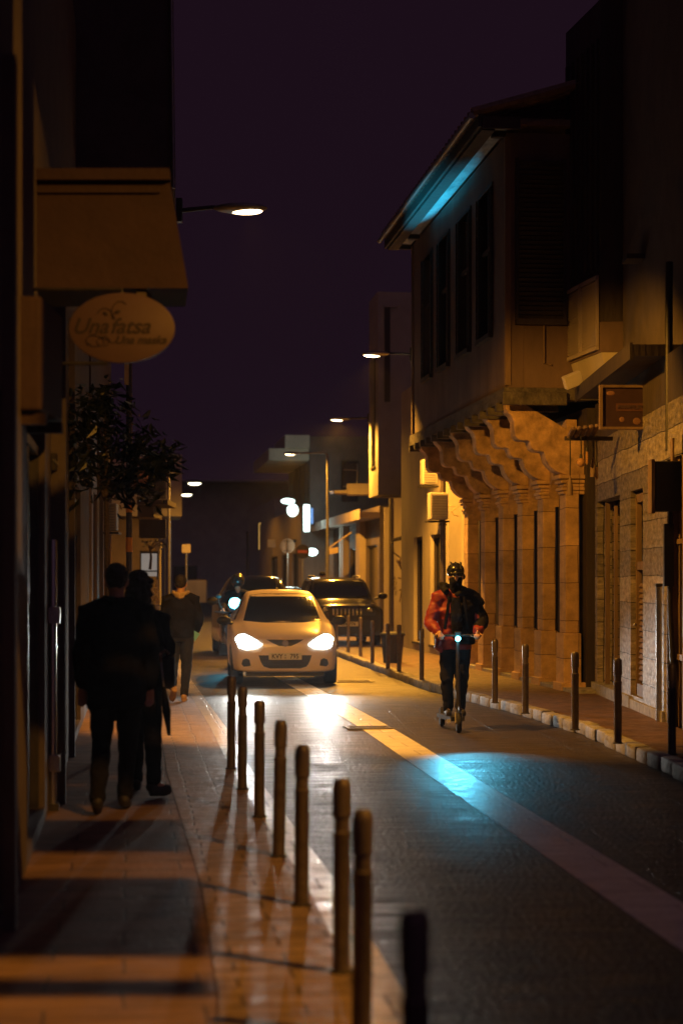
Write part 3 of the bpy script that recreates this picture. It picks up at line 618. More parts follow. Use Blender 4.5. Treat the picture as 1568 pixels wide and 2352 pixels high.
t = block('far_terrace', 'dark terrace shopfronts with orange lit pilasters behind the grey off-roader', (P(872, 0, 57).x, 57, 0), T3, 3.0, 16, .1, 4.0, 'plaster_dark', wins=[(.6, 3.2, .3, 2.8), (4.4, 7.5, .3, 2.8), (9, 12, .3, 2.8)])
for yy in (3.3, 3.9, 7.8, 8.5, 12.5): MB().box(-.22, -.003, yy, yy+.35, .1, 3.6).obj('pilaster', 'plaster', t)
mb = MB(); mb.box(-.6, 0, 0, 15, 3.62, 3.8); mb.box(-.62, -.6, 0, 15, 3.58, 3.9); mb.obj('cornice', 'plaster', t)
t = thing('lit_canopy', 'bright amber canopy block left of the white house', 'canopy', P(800, 1123, 55)); MB().box(-.05, .62, -.4, .6, -.18, .14).obj('fascia', 'plaster_y', t); MB().box(-.42, -.06, -.35, .6, -.14, -.06).obj('lip', 'plaster_y', t); MB().ell((-.50, -.3, -.12), (.06, .06, .05)).obj('lamp', 'dim_window', t)
t = thing('shop_awning', 'amber lit sloping canvas awning above the off-roader', 'awning', P(782, 1242, 62))
mb = MB(); mb.prism([(-.4, -.5, -.28), (.36, -.5, .25), (.40, .6, .3), (-.36, .6, -.24)], (0, 0, .05)); mb.prism([(-.4, -.5, -.48), (-.08, -.5, -.42), (-.08, -.5, -.22), (-.4, -.5, -.28)], (0, .03, 0)); mb.obj('canvas', 'canvas', t)
t = thing('blue_awning', 'dark blue awning beside the bright shop lights', 'awning', P(702, 1234, 74)); MB().prism([(-.55, 0, -.25), (.5, 0, .15), (.5, .8, .25), (-.5, .8, -.15)], (0, 0, .1)).obj('canvas', 'blue_awning', t)
# balconied far house on the right
Yb = 70; xx = P(712, 0, Yb).x
t = block('balconied_house', 'tall dark house with amber lit balcony slabs above the bright shop', (xx, Yb, 0), T3, 5, 9, 3.9, 7.2, 'plaster_dark', wins=[(1, 2, 4.6, 6.4), (3.5, 4.5, 4.6, 6.4), (6, 7, 4.6, 6.4)], front=[(1.2, 1.9, 4.7, 6.3)])
mb = MB(); mb.box(-1.55, -.01, .3, 8.6, 6.3, 6.75); mb.box(-.95, -.01, .1, 5, 6.76, 7.25); mb.obj('balcony', 'plaster_y', t); 
t = block('bright_shop', 'pale shop lit by white lamps under the balconied house', (P(712, 0, 72).x-.35, 72, 0), T3, 4, 22, .1, 4.6, 'plaster', wins=[(1, 4, .5, 2.8), (6, 9, .5, 2.8), (11, 15, .5, 2.8)])
t = block('corner_house', 'low pale house at the far end of the right side', (P(630, 0, 100).x, 100, 0), T3, 5, 20, .1, 6.2, 'plaster_w', wins=[(2, 4, .5, 2.8)])
for (px, py, Y, w2, h2, m, lab, nm) in ((672, 1172, 68.5, .21, .24, 'shop_light', 'round blown out white shop lamp above the signs', 'shop_lamp'), (704, 1190, 68, .11, .50, 'shop_light', 'tall glowing white shop banner', 'lit_banner'),
        (661, 1151, 68.2, .26, .10, 'shop_light', 'small white light with a blue top left of the shop banner', 'shop_lamp'), (717, 1268, 66, .20, .14, 'shop_light', 'white glowing lamp right of the dark round sign', 'shop_lamp'),
        (716, 1185, 68.3, .05, .3, 'shop_blue', 'blue strip light on the banner edge', 'strip_light'), (606, 1232, 105, .28, .75, 'amber_sign', 'small amber glowing sign far down the street', 'lit_sign')):
    t = thing(nm, lab, 'light', P(px, py, Y))
    if h2 > w2*1.6: MB().box(-w2, w2, -.05, .05, -h2, h2, .03).obj('face', m, t); MB().box(-w2-.03, w2+.03, .052, .1, -h2-.03, h2+.03).obj('frame', 'metal_dark', t)
    else: MB().ell((0, 0, 0), (w2, .12, h2)).obj('globe', m, t, True); MB().box(-.04, .04, .1, .5, -.04, .04).obj('bracket', 'metal_dark', t)
add_light('POINT', 'shop_glow', P(672, 1172, 67.8), 70, (.75, 1, .92), shadow_soft_size=.3)
add_light('POINT', 'shop_glow', P(717, 1268, 65.5), 60, (.75, 1, .92), shadow_soft_size=.2)
# aerial on the roof
t = thing('roof_aerial', 'thin television aerial against the dark upper wall', 'aerial', P(820, 1100, 60)); MB().cyl((0, 0, -.5), (0, 0, .5), .015).obj('mast', 'metal_grey', t); mb = MB(); mb.cyl((-.45, 0, .3), (0, 0, .28), .012)
for k in range(6): mb.cyl((-.45+k*.08, -.1, -.25+k*.02), (-.45+k*.08, .1, -.25+k*.02), .01)
mb.obj('rods', 'metal_grey', t)
# end of the street
t = block('end_house', 'dim grey house closing the far end of the street', (-19, 150, 0), R(-70), 3, 40, 0, 10, 'plaster_w', wins=[(6, 8, 1, 3), (12, 14, 1, 3), (20, 22, 1, 3)])
t.rotation_euler = (0, 0, R(-88)); t.location = (-26, 152, 0)
# ------------------------------------------------------------------ signs on poles
def pole_sign(px, py, Y, kind, lab, r=.3, ground=.0):
    p = P(px, py, Y); t = thing('road_sign', lab, 'sign', (p.x, p.y, ground)); z = p.z-ground
    MB().cyl((0, 0, 0), (0, 0, z+r*.8), .03).obj('pole', 'metal_grey', t, True)
    if kind == 'square': MB().box(-r, r, -.045, -.03, z-r, z+r, .005).obj('plate', 'white_panel', t)
    else:
        MB().lathe([(r, -.05), (r, -.03)], (0, 0, z), 'Y', 28).obj('plate', 'wood' if kind == 'amber' else 'cloth_dark', t)
        if kind == 'amber':
            mb = MB(); mb.box(-.03, .03, -.06, -.051, z-.24, z+.24); mb.box(-.12, .12, -.06, -.051, z+.15, z+.18); mb.box(-.12, .12, -.06, -.051, z-.19, z-.16); mb.obj('clamp', 'metal_dark', t)
        else: MB().box(-r*.7, r*.7, -.056, -.051, z-.05, z+.05).obj('bar', 'cloth_red', t)
    return t
pole_sign(428, 1260, 62, 'square', 'small pale square road sign above the walking man', .145)
pole_sign(624, 1248, 78, 'square', 'small pale square road sign left of the amber disc', .17)
pole_sign(660, 1254, 66, 'amber', 'round amber lit back of a road sign', .27)
pole_sign(695, 1267, 64, 'dark', 'dark round road sign beside the white lamp', .25)
p = P(568, 1300, 95); t = thing('thin_post', 'thin dark post far down the street', 'post', (p.x, p.y, 0)); MB().cyl((0, 0, 0), (0, 0, 4.2), .05).obj('shaft', 'metal_dark', t); MB().ell((0, 0, 4.2), (.08, .08, .06)).obj('finial', 'metal_dark', t)
# ------------------------------------------------------------------ LEFT: near building with balcony
def LX(Y): return -2.02-.112*(Y-12.6)
TL = math.atan(.112)
A = thing('left_shop', 'dark plastered shop front with steel posts along the left pavement', 'building', (LX(3), 3, 0), TL)
def ly(Y): return (Y-3)/math.cos(TL)
mb = MB(); wall_open(mb, 0, ly(23.5), 0.012, 7.2, [(ly(6.5), ly(8.6), .1, 2.5), (ly(10.2), ly(12.2), .1, 2.6), (ly(13.6), ly(16), .1, 2.6), (ly(17.5), ly(20), .1, 2.6)], lambda a, b, c, d: mb.box(-.25, 0, a, b, c, d)); mb.box(-4, -.253, ly(23.2), ly(23.5), .012, 7.2); mb.box(-2, -.6, 0, ly(23), .012, 3)
mb.obj('wall', 'plaster_dark', A)
for a, b in ((6.5, 8.6), (10.2, 12.2), (13.6, 16), (17.5, 20)):
    f = MB(); ya, yb = ly(a), ly(b); f.box(-.12, -.04, ya, ya+.06, .1, 2.5); f.box(-.12, -.04, yb-.06, yb, .1, 2.5); f.box(-.12, -.04, ya, yb, 2.44, 2.5); f.box(-.11, -.05, (ya+yb)/2-.03, (ya+yb)/2+.03, .1, 2.44)
    o = f.obj('glazed_door', 'metal_dark', A); MB().box(-.1, -.09, ya, yb, .1, 2.45).obj('pane', 'glass_dark', o)
for (Y, off) in ((8.3, .06), (13.1, .10), (16.6, .05)): MB().box(.0, off, ly(Y), ly(Y)+.14, .012, 4).obj('pilaster', 'plaster_dark', A)
# upper floor, darker, set back
MB().box(-2.5, -.3, 0, ly(23.5), 7.2, 13).obj('upper_wall', 'plaster_dark', A)
mb = MB(); q = P(398, 0, 18.6); mb.prism([(q.x-3, 18.6, 5.6), (q.x, 18.6, 5.6), (q.x-.1, 18.6, 16), (q.x-3, 18.6, 16)], (-.2, 2.5, 0)); tt = thing('upper_house', 'dark upper storeys rising above the balcony at top left', 'building', (0, 0, 0)); mb.obj('wall', 'plaster_dark', tt)
MB().tube([(q.x+.01, 18.55, 5.6), (q.x-.02, 18.55, 8.0), (q.x-.09, 18.55, 14)], .02).obj('pipe', 'metal_grey', tt)
# balcony box with slanting street side
mb = MB(); Y0, Y1 = 16.3, 19.2
def bp(px, py, Y=11.2): p = P(px, py, Y); return p
f0 = [bp(14, 395), bp(386, 393), bp(432, 655), bp(432, 662), bp(150, 662), bp(20, 660)]
mb.prism([(p.x, p.y, p.z) for p in f0], (-.08, .75, 0)); bal = mb.obj('balcony', 'balcony_render', None)
t = thing('balcony_box', 'solid plastered balcony with a moulded top under the nearest lamp', 'balcony', (0, 0, 0)); bal.parent = t; bal.name = 'parapet'
mb = MB(); c0 = [bp(8, 386, 11.12), bp(388, 386, 11.12), bp(391, 412, 11.12), bp(8, 412, 11.12)]; mb.prism([tuple(p) for p in c0], (0, .079, 0)); c0 = [bp(20, 432, 11.165), bp(365, 432, 11.165), bp(367, 442, 11.165), bp(20, 442, 11.165)]; mb.prism([tuple(p) for p in c0], (0, .03, 0)); mb.obj('moulding', 'balcony_render', t)
mb = MB()
for px in (60, 330): q = bp(px, 662); mb.prism([(q.x-.05, q.y+.05, q.z), (q.x-.05, q.y+.05, q.z-.10), (q.x-.05, q.y+.6, q.z-.02), (q.x-.05, q.y+.6, q.z)], (.06, 0, 0))
mb.obj('bracket', 'plaster_dark', t)
# unused helper for boards made up to shade the near face and pavement
def hang_slab(name, lab, cat, x0, x1, Y, zc, h, th=.06, m='metal_dark', rot=0):
    t = thing(name, lab, cat, ((x0+x1)/2, Y, zc)); MB().obox((0, 0, 0), (x1-x0, th, h), None, .008).obj('board', m, t); MB().cyl(((x0-x1)/2-.2, 0, h*.3), ((x0-x1)/2, 0, h*.3), .02).obj('bracket', 'metal_dark', t); return t
# projecting retractable awnings (folded cassettes) across the pavement give the barred shade
for Y, z, hh, x1, lab in ((17.2, 3.9, .42, -1.0, 'made-up shade board over the farthest part of the left pavement'), (15.2, 3.5, .55, -.92, 'broad made-up shade board over the left pavement between lamp and sign'),
                          (13.5, 3.46, .40, -.86, 'made-up shade board just behind the oval sign')):
    pass
# oval sign
o_ = P(281, 754, 10.85); t = thing('oval_sign', 'oval hanging shop sign lettered Una fatsa Una maska with a sprout', 'sign', o_)
mb = MB(); mb.lathe([(.34, -.03), (.351, -.025), (.351, .025), (.34, .03)], (0, 0, 0), 'Y', 64); bmesh.ops.scale(mb.bm, vec=(1, 1, .664), verts=mb.bm.verts); mb.obj('panel', 'sign_face', t, True)
s = 12.2/F
def sp(px, py): return ((px-281)*s, -.034, -(py-754)*s)
text('Una', .145, 'sign_ink', t, (sp(209, 752)[0], -.031, sp(0, 752)[2]), shear=.35, bold=.0025)
text('fatsa', .145, 'sign_ink', t, (sp(300, 752)[0], -.031, sp(0, 752)[2]), shear=.35, bold=.0025)
text('Una maska', .078, 'sign_ink', t, (sp(324, 783)[0], -.031, sp(0, 783)[2]), shear=.35, bold=.002)
mb = MB()
def curl(pts, r=.0032): mb.tube([sp(*p) for p in pts], r, 6)
curl([(266, 736), (261, 722), (252, 712), (242, 709), (232, 713), (226, 722)]); curl([(261, 735), (258, 718), (262, 704), (272, 695), (284, 694), (291, 701)])
curl([(205, 795), (199, 783), (206, 774), (222, 772), (238, 780), (242, 790), (232, 797), (214, 797), (204, 789)]); curl([(232, 797), (224, 786), (232, 776), (246, 774), (254, 782), (250, 793), (240, 797)]); curl([(206, 774), (216, 770), (236, 776), (262, 790), (276, 778)])
mb.ell(sp(245, 722), (.02, .004, .012), Matrix.Rotation(R(25), 3, 'Y')); mb.ell(sp(272, 718), (.022, .004, .012), Matrix.Rotation(R(-20), 3, 'Y'))
mb.obj('emblem', 'sign_ink', t)
MB().tube([(-.62, 0, -.235), (-.1, 0, -.235)], .012, 8).obj('bracket', 'metal_dark', t); MB().tube([(-.62, 0, .26), (0, 0, .26), (0, 0, .22)], .012, 8).obj('bracket', 'metal_dark', t)
t.scale = (10.85/12.2,)*3
# big air-con unit at the left edge
a_ = P(40, 815, 9.6); t = thing('air_conditioner', 'large pale wall unit cut by the left picture edge', 'air conditioner', a_, R(0), 'air conditioning units on the walls')
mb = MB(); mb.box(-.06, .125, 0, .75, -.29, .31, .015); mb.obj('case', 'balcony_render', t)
mb = MB()
for k in range(12): mb.box(-.30, -.075, -.01, .01, -.27+k*.048, -.25+k*.048)
mb.box(-.32, -.065, .012, .7, -.28, .3); mb.obj('grille', 'metal_dark', t)
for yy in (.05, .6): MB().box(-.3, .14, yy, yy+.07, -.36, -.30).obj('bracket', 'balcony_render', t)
# steel posts with clamps at the shop doors
for (px, Y, lab, z1) in ((121, 12.75, 'tall shiny steel door post beside the walking man', 2.05), (6, 10.4, 'shiny steel post at the left picture edge', 2.4)):
    p = P(px, 0, Y); t = thing('steel_post', lab, 'post', (p.x, p.y, .012), TL)
    MB().cyl((0, 0, .05), (0, 0, z1*.92), .03, .03, 24).obj('post', 'steel', t, True)
    for z in (.33, 1.36): MB().box(-.05, .055, -.035, .03, z-.06, z+.06, .006).obj('clamp', 'steel', t)
    MB().box(-.045, .045, -.045, .045, 0, .05).obj('foot', 'metal_dark', t)
t = thing('wall_bracket', 'small pale bracket on the dark wall above the walking man', 'bracket', P(128, 1060, 13.0)); MB().obox((0, 0, 0), (.05, .02, .012), Matrix.Rotation(R(40), 3, 'Y')).obj('flap', 'steel', t); MB().box(-.03, .0, 0, .1, -.06, .06).obj('plate', 'metal_dark', t)
# left building beyond with lit shutters
B = thing('shuttered_house', 'amber lit house with narrow wooden shutters behind the walking couple', 'building', (LX(25), 25, 0), TL)
mb = MB(); wall_open(mb, 0, 20, .012, 4.2, [(1.0, 2.6, .4, 2.9), (4.5, 6.5, .2, 2.8), (9, 12, .2, 2.8), (14, 17, .2, 2.8)], lambda a, b, c, d: mb.box(-.25, 0, a, b, c, d)); mb.box(-3, -.253, .003, .2, .012, 4.2); mb.obj('wall', 'plaster', B)
mb = MB()
for k in range(14): mb.box(.01, .05, .98+k*.12, 1.05+k*.12, .45, 2.85)
mb.obj('shutter', 'wood', B)
for (a, b) in ((1.0, 2.6), (4.5, 6.5), (9, 12), (14, 17)): MB().box(-.2, -.15, a, b, .2, 2.9).obj('pane', 'glass_dark', B)
for yy in (3.2, 7.3, 13): MB().box(.003, .1, yy, yy+.3, .012, 4.1).obj('pilaster', 'wood', B)
MB().box(-3, -.01, 0, 20, 4.203, 9.5).obj('upper_wall', 'plaster_dark', B)
t = ac_unit(P(257, 1188, 27), 'amber lit wall unit on the shuttered house at left', 0, .17, .40)
p = P(297, 0, 30); t = thing('drainpipe', 'drainpipe with two orange stickers on the left wall', 'pipe', (p.x, p.y, 0)); MB().cyl((0, 0, 0), (0, 0, 5.3), .05).obj('pipe', 'bollard', t, True)
for z0, z1 in ((2.1, 2.34), (2.75, 2.9)): MB().cyl((0, 0, z0), (0, 0, z1), .054).obj('sticker', 'orange', t, True)
p = P(290, 850, 21); t = thing('hanging_cloth_strip', 'narrow amber lit banner strip just below the oval sign', 'banner', p); MB().prism([(-.02, 0, -.17), (.03, 0, -.17), (.03, 0, .17), (-.02, 0, .17)], (0, .01, 0)).obj('strip', 'canvas', t); MB().cyl((-.3, 0, .18), (.05, 0, .18), .01).obj('rod', 'metal_dark', t)
# balcony with railing
Bb = thing('railed_balcony', 'dark balcony with scrolled iron railing and stacked chairs on the left', 'balcony', P(350, 1160, 44))
mb = MB(); mb.box(-.34, .40, -.3, 2, .0, .12); mb.box(-.34, .05, -.1, 1.8, -.3, 0); mb.obj('slab', 'plaster_dark', Bb)
mb = MB(); mb.box(-.33, .36, -.3, -.27, .82, .86); mb.box(-.33, .36, -.3, -.27, .14, .17); mb.box(.33, .37, -.3, 2, .82, .86)
for k in range(12): mb.box(-.32+k*.06, -.305+k*.06, -.295, -.28, .17, .82)
for k in range(3): mb.lathe([(.09, -.008), (.10, 0), (.09, .008)], (-.22+k*.23, -.28, .30), 'Y', 16)
mb.obj('railing', 'metal_dark', Bb)
mb = MB(); mb.box(.0, .02, -.1, -.08, .5, 1.25); mb.box(-.2, -.18, -.1, -.08, .5, 1.25); mb.box(-.2, .02, -.1, -.08, 1.2, 1.25); mb.box(-.2, .02, -.1, -.08, 1.02, 1.05); mb.obj('chair', 'wood_dark', Bb)
t = thing('terracotta_pot', 'large terracotta pot on the balcony edge at left', 'pot', P(322, 1100, 40)); MB().lathe([(.13, -.18), (.19, .12), (.21, .13), (.21, .2), (.17, .2)]).obj('pot', 'terracotta', t, True)
MB().lathe([(.16, .17), (.01, .19)]).obj('soil', 'bark', t)
Yw = 62; wl = P(386, 0, Yw).x
t = thing('white_volume_house', 'pale house block with its lower edge glowing amber, behind the railed balcony', 'building', (wl, Yw, 0), TL)
MB().box(-3, .47, 0, 4, 3.85, 5.95).obj('upper_wall', 'plaster_w', t); MB().box(-3, -.3, .3, 20, .01, 3.85).obj('ground_wall', 'plaster_dark', t)
mb = MB(); mb.box(-.9, -.1, -.04, -.002, 4.5, 5.6); mb.obj('window', 'wood_dark', t)
p = P(388, 0, 56); t = thing('lamp_post', 'slim amber edged post in front of the pale house block', 'post', (p.x, p.y, 0)); MB().cyl((0, 0, 0), (0, 0, 4.9), .045, .04).obj('shaft', 'metal_grey', t, True)
t = thing('display_window', 'pale shop display window at left, its glass given a dim glow', 'window', P(343, 1298, 44))
MB().box(-.19, .19, 0, .02, -.27, .28).obj('glass', 'dim_window', t); mb = MB(); mb.box(-.22, -.19, -.02, .04, -.35, .35); mb.box(.19, .22, -.02, .04, -.35, .35); mb.box(-.19, .19, -.02, -.001, -.16, -.13); mb.box(-.19, .19, -.02, .04, .28, .34); mb.obj('frame', 'metal_dark', t)  # glass glows dimly in place of a reflection
t = thing('lit_jamb', 'bright amber pillar right of the display window', 'pillar', (P(363, 0, 45).x, 45, 0)); MB().box(-.05, .05, 0, .3, .01, 2.45).obj('shaft', 'plaster_y', t); MB().box(-.08, .08, -.02, .3, 2.45, 2.6).obj('capital', 'plaster_y', t)
t = thing('shop_board', 'dark shop name board above the display window', 'board', P(350, 1215, 43)); MB().box(-.30, .33, -.1, 0, -.22, .22).obj('board', 'wood_dark', t); MB().box(-.3, .33, -.11, -.1, .23, .25).obj('trim', 'wood', t)
# planter with flowers by walking man
t = thing('concrete_planter', 'small beige block bollard behind the walking man', 'planter', P(453, 1352, 78)); MB().box(-.42, .42, -.4, .4, -.6, .35, .03).obj('tub', 'plaster', t); MB().box(-.35, .35, -.3, .3, .351, .4).obj('soil', 'bark', t)
def leafy(name, lab, cat, base, trunk_top, clusters, nleaf, lsz, seed, leafm='leaf', pot=False):
    rnd = random.Random(seed); t = thing(name, lab, cat, base)
    mb = MB(); tt = Vector(trunk_top)
    mb.tube([(0, 0, 0), (.02, .03, tt.z*.5), tuple(tt)], [.035, .028, .02], 8)
    for c, r in clusters: mb.tube([tuple(tt*.8), tuple((tt*.8+Vector(c))/2+Vector((0, 0, .05))), tuple(c)], [.016, .012, .006], 6)
    mb.obj('trunk', 'bark', t, True)
    bm = MB()
    for c, r in clusters:
        for _ in range(int(nleaf*r/.3)):
            d = Vector((rnd.gauss(0, 1), rnd.gauss(0, 1), rnd.gauss(0, .8))).normalized()*r*rnd.uniform(.25, 1.1); p = Vector(c)+d
            L = lsz*rnd.uniform(.6, 1.3); a = Vector((rnd.uniform(-1, 1), rnd.uniform(-1, 1), rnd.uniform(-.9, .3))).normalized(); b = a.cross(Vector((rnd.random(), rnd.random(), 1))).normalized(); n_ = a.cross(b)*.12*L
            v = [bm.bm.verts.new(q) for q in (p, p+a*L*.35+b*L*.2+n_, p+a*L, p+a*L*.35-b*L*.2+n_)]
            bm.bm.faces.new(v)
    bm.obj('crown', leafm, t)
    return t
leafy('small_tree', 'dark leafy small tree below the oval sign', 'tree', (P(255, 0, 16.5).x-.05, 16.5, .012), (0, 0, 2.9),
      [((-.25, .0, 3.05), .34), ((.1, .1, 2.95), .36), ((.42, 0, 2.75), .28), ((-.1, 0, 2.65), .34), ((.25, 0, 2.5), .3), ((.0, 0, 3.25), .22), ((.5, 0, 2.68), .16)], 170, .13, 3)
leafy('flower_bush', 'pale flowering bush by the lit pillar at left', 'plant', (P(345, 0, 41).x, 41, .012), (0, 0, 1.2), [((0, 0, 1.45), .18), ((.12, 0, 1.25), .16), ((-.1, 0, 1.3), .15)], 60, .1, 5, 'canvas')
leafy('trailing_plant', 'leafy plant trailing over the dark shop board at left', 'plant', (P(345, 0, 42).x, 42, 1.9), (0, 0, .55), [((-.1, 0, .62), .14), ((.15, 0, .66), .14), ((.3, 0, .62), .1)], 50, .09, 9, 'leaf')
# thin railings behind the walking man
mb = MB(); t = thing('street_railing', 'low railing posts behind the woman', 'railing', P(372, 1420, 34))
for k in range(5): mb.box(-.10+k*.05, -.085+k*.05, 0, .02, -.9, .25)
mb.box(-.12, .14, -.01, .03, .22, .25); mb.obj('rails', 'wood', t)
# ------------------------------------------------------------------ bin
p = G(901, 1522, .11); t = thing('litter_bin', 'black round litter bin behind the bollards on the right pavement', 'bin', p)
MB().lathe([(.17, 0), (.215, .50), (.22, .52)], n=28).obj('tub', 'plastic', t, True); MB().lathe([(.235, .50), (.24, .53), (.22, .56), (.05, .58)], n=28).obj('lid', 'plastic', t, True)
# ------------------------------------------------------------------ cars
def catmull(p, t):
    n = len(p)-1; i = min(int(t), n-1); f = t-i
    a = p[max(i-1, 0)]; b = p[i]; c = p[i+1]; d = p[min(i+2, n)]
    return [.5*((2*y)+(z-x)*f+(2*x-5*y+4*z-w_)*f*f+(-x+3*y-3*z+w_)*f**3) for x, y, z, w_ in zip(a, b, c, d)]
def section(y, zb, zbelt, zt, w, wt, crown):
    pts = [(0, zb), (.55*w, zb), (.92*w, zb+.015), (.985*w, zb+.09), (w, (zb+zbelt)/2), (.992*w, zbelt-.10), (.955*w, zbelt-.01)]
    bx, bz = pts[-1]; pts += [((bx*.52+wt*.48), bz+(zt-.05-bz)*.5), (wt, zt-.05), (.86*wt, zt-.012), (.5*wt, zt+crown*.7), (0, zt+crown)]
    return pts
def car_body(st, name, m, parent, ns=64):
    bm = bmesh.new(); rings = []
    for i in range(ns+1):
        s_ = catmull(st, i/ns*(len(st)-1)); pts = section(*s_)
        sm = []
        for k in range(34): q = catmull([list(p) for p in pts], k/33*(len(pts)-1)); sm.append((max(q[0], 0), q[1]))
        full = [(x, z) for x, z in sm]+[(-x, z) for x, z in sm[-2:0:-1]]
        rings.append([bm.verts.new((x, s_[0], z)) for x, z in full])
    n = len(rings[0])
    for a, b in zip(rings, rings[1:]):
        for k in range(n): bm.faces.new((a[k], a[(k+1) % n], b[(k+1) % n], b[k]))
    bm.faces.new(rings[0][::-1]); bm.faces.new(rings[-1])
    bmesh.ops.recalc_face_normals(bm, faces=bm.faces)
    tree = BVHTree.FromBMesh(bm)
    me = bpy.data.meshes.new(name); bm.to_mesh(me); bm.free(); me.materials.append(M[m])
    for p in me.polygons: p.use_smooth = True
    o = bpy.data.objects.new(name, me); COL.objects.link(o); o.parent = parent
    return o, tree
def drape(tree, poly, name, m, parent, off=.006, axis='front', step=.05, depth=.012):
    """outline in the facing plane laid onto the body as a thin shell with real thickness"""
    bm = bmesh.new(); bm.faces.new([bm.verts.new((a, 0, b)) for a, b in poly])
    for ax in (0, 2):
        lo = min(p[0 if ax == 0 else 1] for p in poly); hi = max(p[0 if ax == 0 else 1] for p in poly); c = lo+step
        while c < hi:
            co = [0, 0, 0]; co[ax] = c; no = [0, 0, 0]; no[ax] = 1
            bmesh.ops.bisect_plane(bm, geom=bm.verts[:]+bm.edges[:]+bm.faces[:], plane_co=co, plane_no=no); c += step
    org = {'front': lambda a, b: (Vector((a, -3, b)), Vector((0, 1, 0))), 'left': lambda a, b: (Vector((-4, a, b)), Vector((1, 0, 0))), 'right': lambda a, b: (Vector((4, a, b)), Vector((-1, 0, 0)))}[axis]
    for v in bm.verts:
        o, d = org(v.co.x, v.co.z); h = tree.ray_cast(o, d)
        if h[0] is None: h = tree.find_nearest(o+d*3.2)
        v.co = h[0]-d*off
    d = org(0, 0)[1]
    r = bmesh.ops.extrude_face_region(bm, geom=bm.faces[:]); vs = [g for g in r['geom'] if isinstance(g, bmesh.types.BMVert)]
    bmesh.ops.translate(bm, verts=vs, vec=d*depth); bmesh.ops.recalc_face_normals(bm, faces=bm.faces)
    me = bpy.data.meshes.new(name); bm.to_mesh(me); bm.free(); me.materials.append(M[m])
    o = bpy.data.objects.new(name, me); COL.objects.link(o); o.parent = parent; return o
def wheel(parent, x, y, r, s):
    t = MB().lathe([(r*.62, -.09), (r*.93, -.095), (r, -.06), (r, .06), (r*.93, .095), (r*.62, .09)], (x, y, r), 'X', 32).obj('tyre', 'tyre', None, True)
    w_ = bpy.data.objects.new('wheel', None); COL.objects.link(w_); w_.parent = parent; t.parent = w_
    mb = MB(); mb.lathe([(r*.6, -.02), (r*.62, .05), (r*.12, .06), (.001, .06)], (x, y, r), 'X', 24) if s > 0 else mb.lathe([(r*.6, .02), (r*.62, -.05), (r*.12, -.06), (.001, -.06)], (x, y, r), 'X', 24)
    mb.obj('rim', 'metal_grey', w_, True)
def mirrored(poly): return [(-a, b) for a, b in poly][::-1]
def mirror_obj(parent, x, y, z, s, m='plastic'):
    mb = MB(); mb.ell((x, y, z), (.115, .07, .075)); o = mb.obj('side_mirror', m, parent, True)
    MB().tube([(x-s*.08, y+.02, z-.03), (x-s*.19, y+.05, z-.07)], .025, 8).obj('mirror_arm', 'plastic', o, True)
# white hatchback
HB = thing('parked_car', 'white hatchback facing the viewer with both headlamps blazing, plate KVY 795', 'car', ((655-CX)*28.3/F, 28.3, 0), R(4.6))
HB.name = 'hatchback_car'
st = [(0, .24, .50, .60, .50, .34, .0), (.03, .215, .58, .68, .66, .46, .0), (.12, .21, .66, .775, .765, .56, .005), (.35, .21, .76, .87, .815, .62, .015), (.75, .21, .86, .955, .838, .66, .02), (1.02, .21, .92, 1.02, .842, .66, .02),
      (1.35, .21, .95, 1.23, .842, .615, .02), (1.72, .21, .97, 1.40, .842, .57, .02), (2.15, .21, .99, 1.455, .842, .55, .02), (2.8, .21, 1.0, 1.465, .842, .545, .015), (3.4, .21, 1.0, 1.40, .83, .53, .01), (3.75, .24, .98, 1.15, .78, .5, 0), (3.86, .3, .8, .9, .7, .45, 0)]
body, tr = car_body(st, 'body', 'car_white', HB)
def px2(px, py, k=.00674, cx=655): return ((px-cx)*k, EYE-(py-HZ)*k)
drape(tr, [(-.62, .99), (-.50, 1.395), (-.30, 1.42), (.30, 1.42), (.50, 1.395), (.62, .99), (.3, .965), (-.3, .965)], 'windscreen', 'glass_dark', HB, .004)
hl = [px2(*q) for q in ((541, 1468), (549, 1459), (562, 1457), (578, 1464), (592, 1473), (601, 1481), (588, 1488), (566, 1491), (549, 1487))]
for pl in (hl, mirrored(hl)): drape(tr, pl, 'headlight', 'head_lens', HB, .012)
drape(tr, [px2(*q) for q in ((612, 1469), (655, 1470), (698, 1469), (684, 1477), (668, 1484), (642, 1484), (626, 1477))], 'grille_slot', 'plastic', HB, .006)
lw = drape(tr, [px2(*q) for q in ((594, 1505), (716, 1505), (711, 1520), (704, 1531), (690, 1535), (620, 1535), (606, 1531), (599, 1520))], 'lower_intake', 'plastic', HB, .006)
for k in range(3): drape(tr, [(-.36+.03*k, .33+k*.045), (.36-.03*k, .33+k*.045), (.36-.03*k, .338+k*.045), (-.36+.03*k, .338+k*.045)], 'grille_bar', 'metal_dark', lw, .014)
fg = [px2(*q) for q in ((558, 1515), (566, 1512), (573, 1515), (576, 1529), (560, 1531), (555, 1525))]
for pl in (fg, mirrored(fg)): drape(tr, pl, 'fog_lamp', 'plastic', HB, .006)
MB().lathe([(.045, -.012), (.052, -.012), (.052, .0), (.001, .0)], (.0, -.002, .66), 'Y', 28).obj('emblem', 'chrome', HB, True)
pl = MB().box(-.255, .255, -.03, -.018, .405, .515, .003).obj('number_plate', 'plate', HB)
text('KVY', .10, 'ink', pl, (-.125, -.032, .457), bold=.002, sx=.92); text('795', .10, 'ink', pl, (.14, -.032, .457), bold=.002, sx=.92)
MB().box(-.012, .012, -.034, -.031, .465, .49).obj('plate_seal', 'metal_grey', pl); MB().box(-.012, .012, -.034, -.031, .425, .45).obj('plate_seal', 'metal_grey', pl)
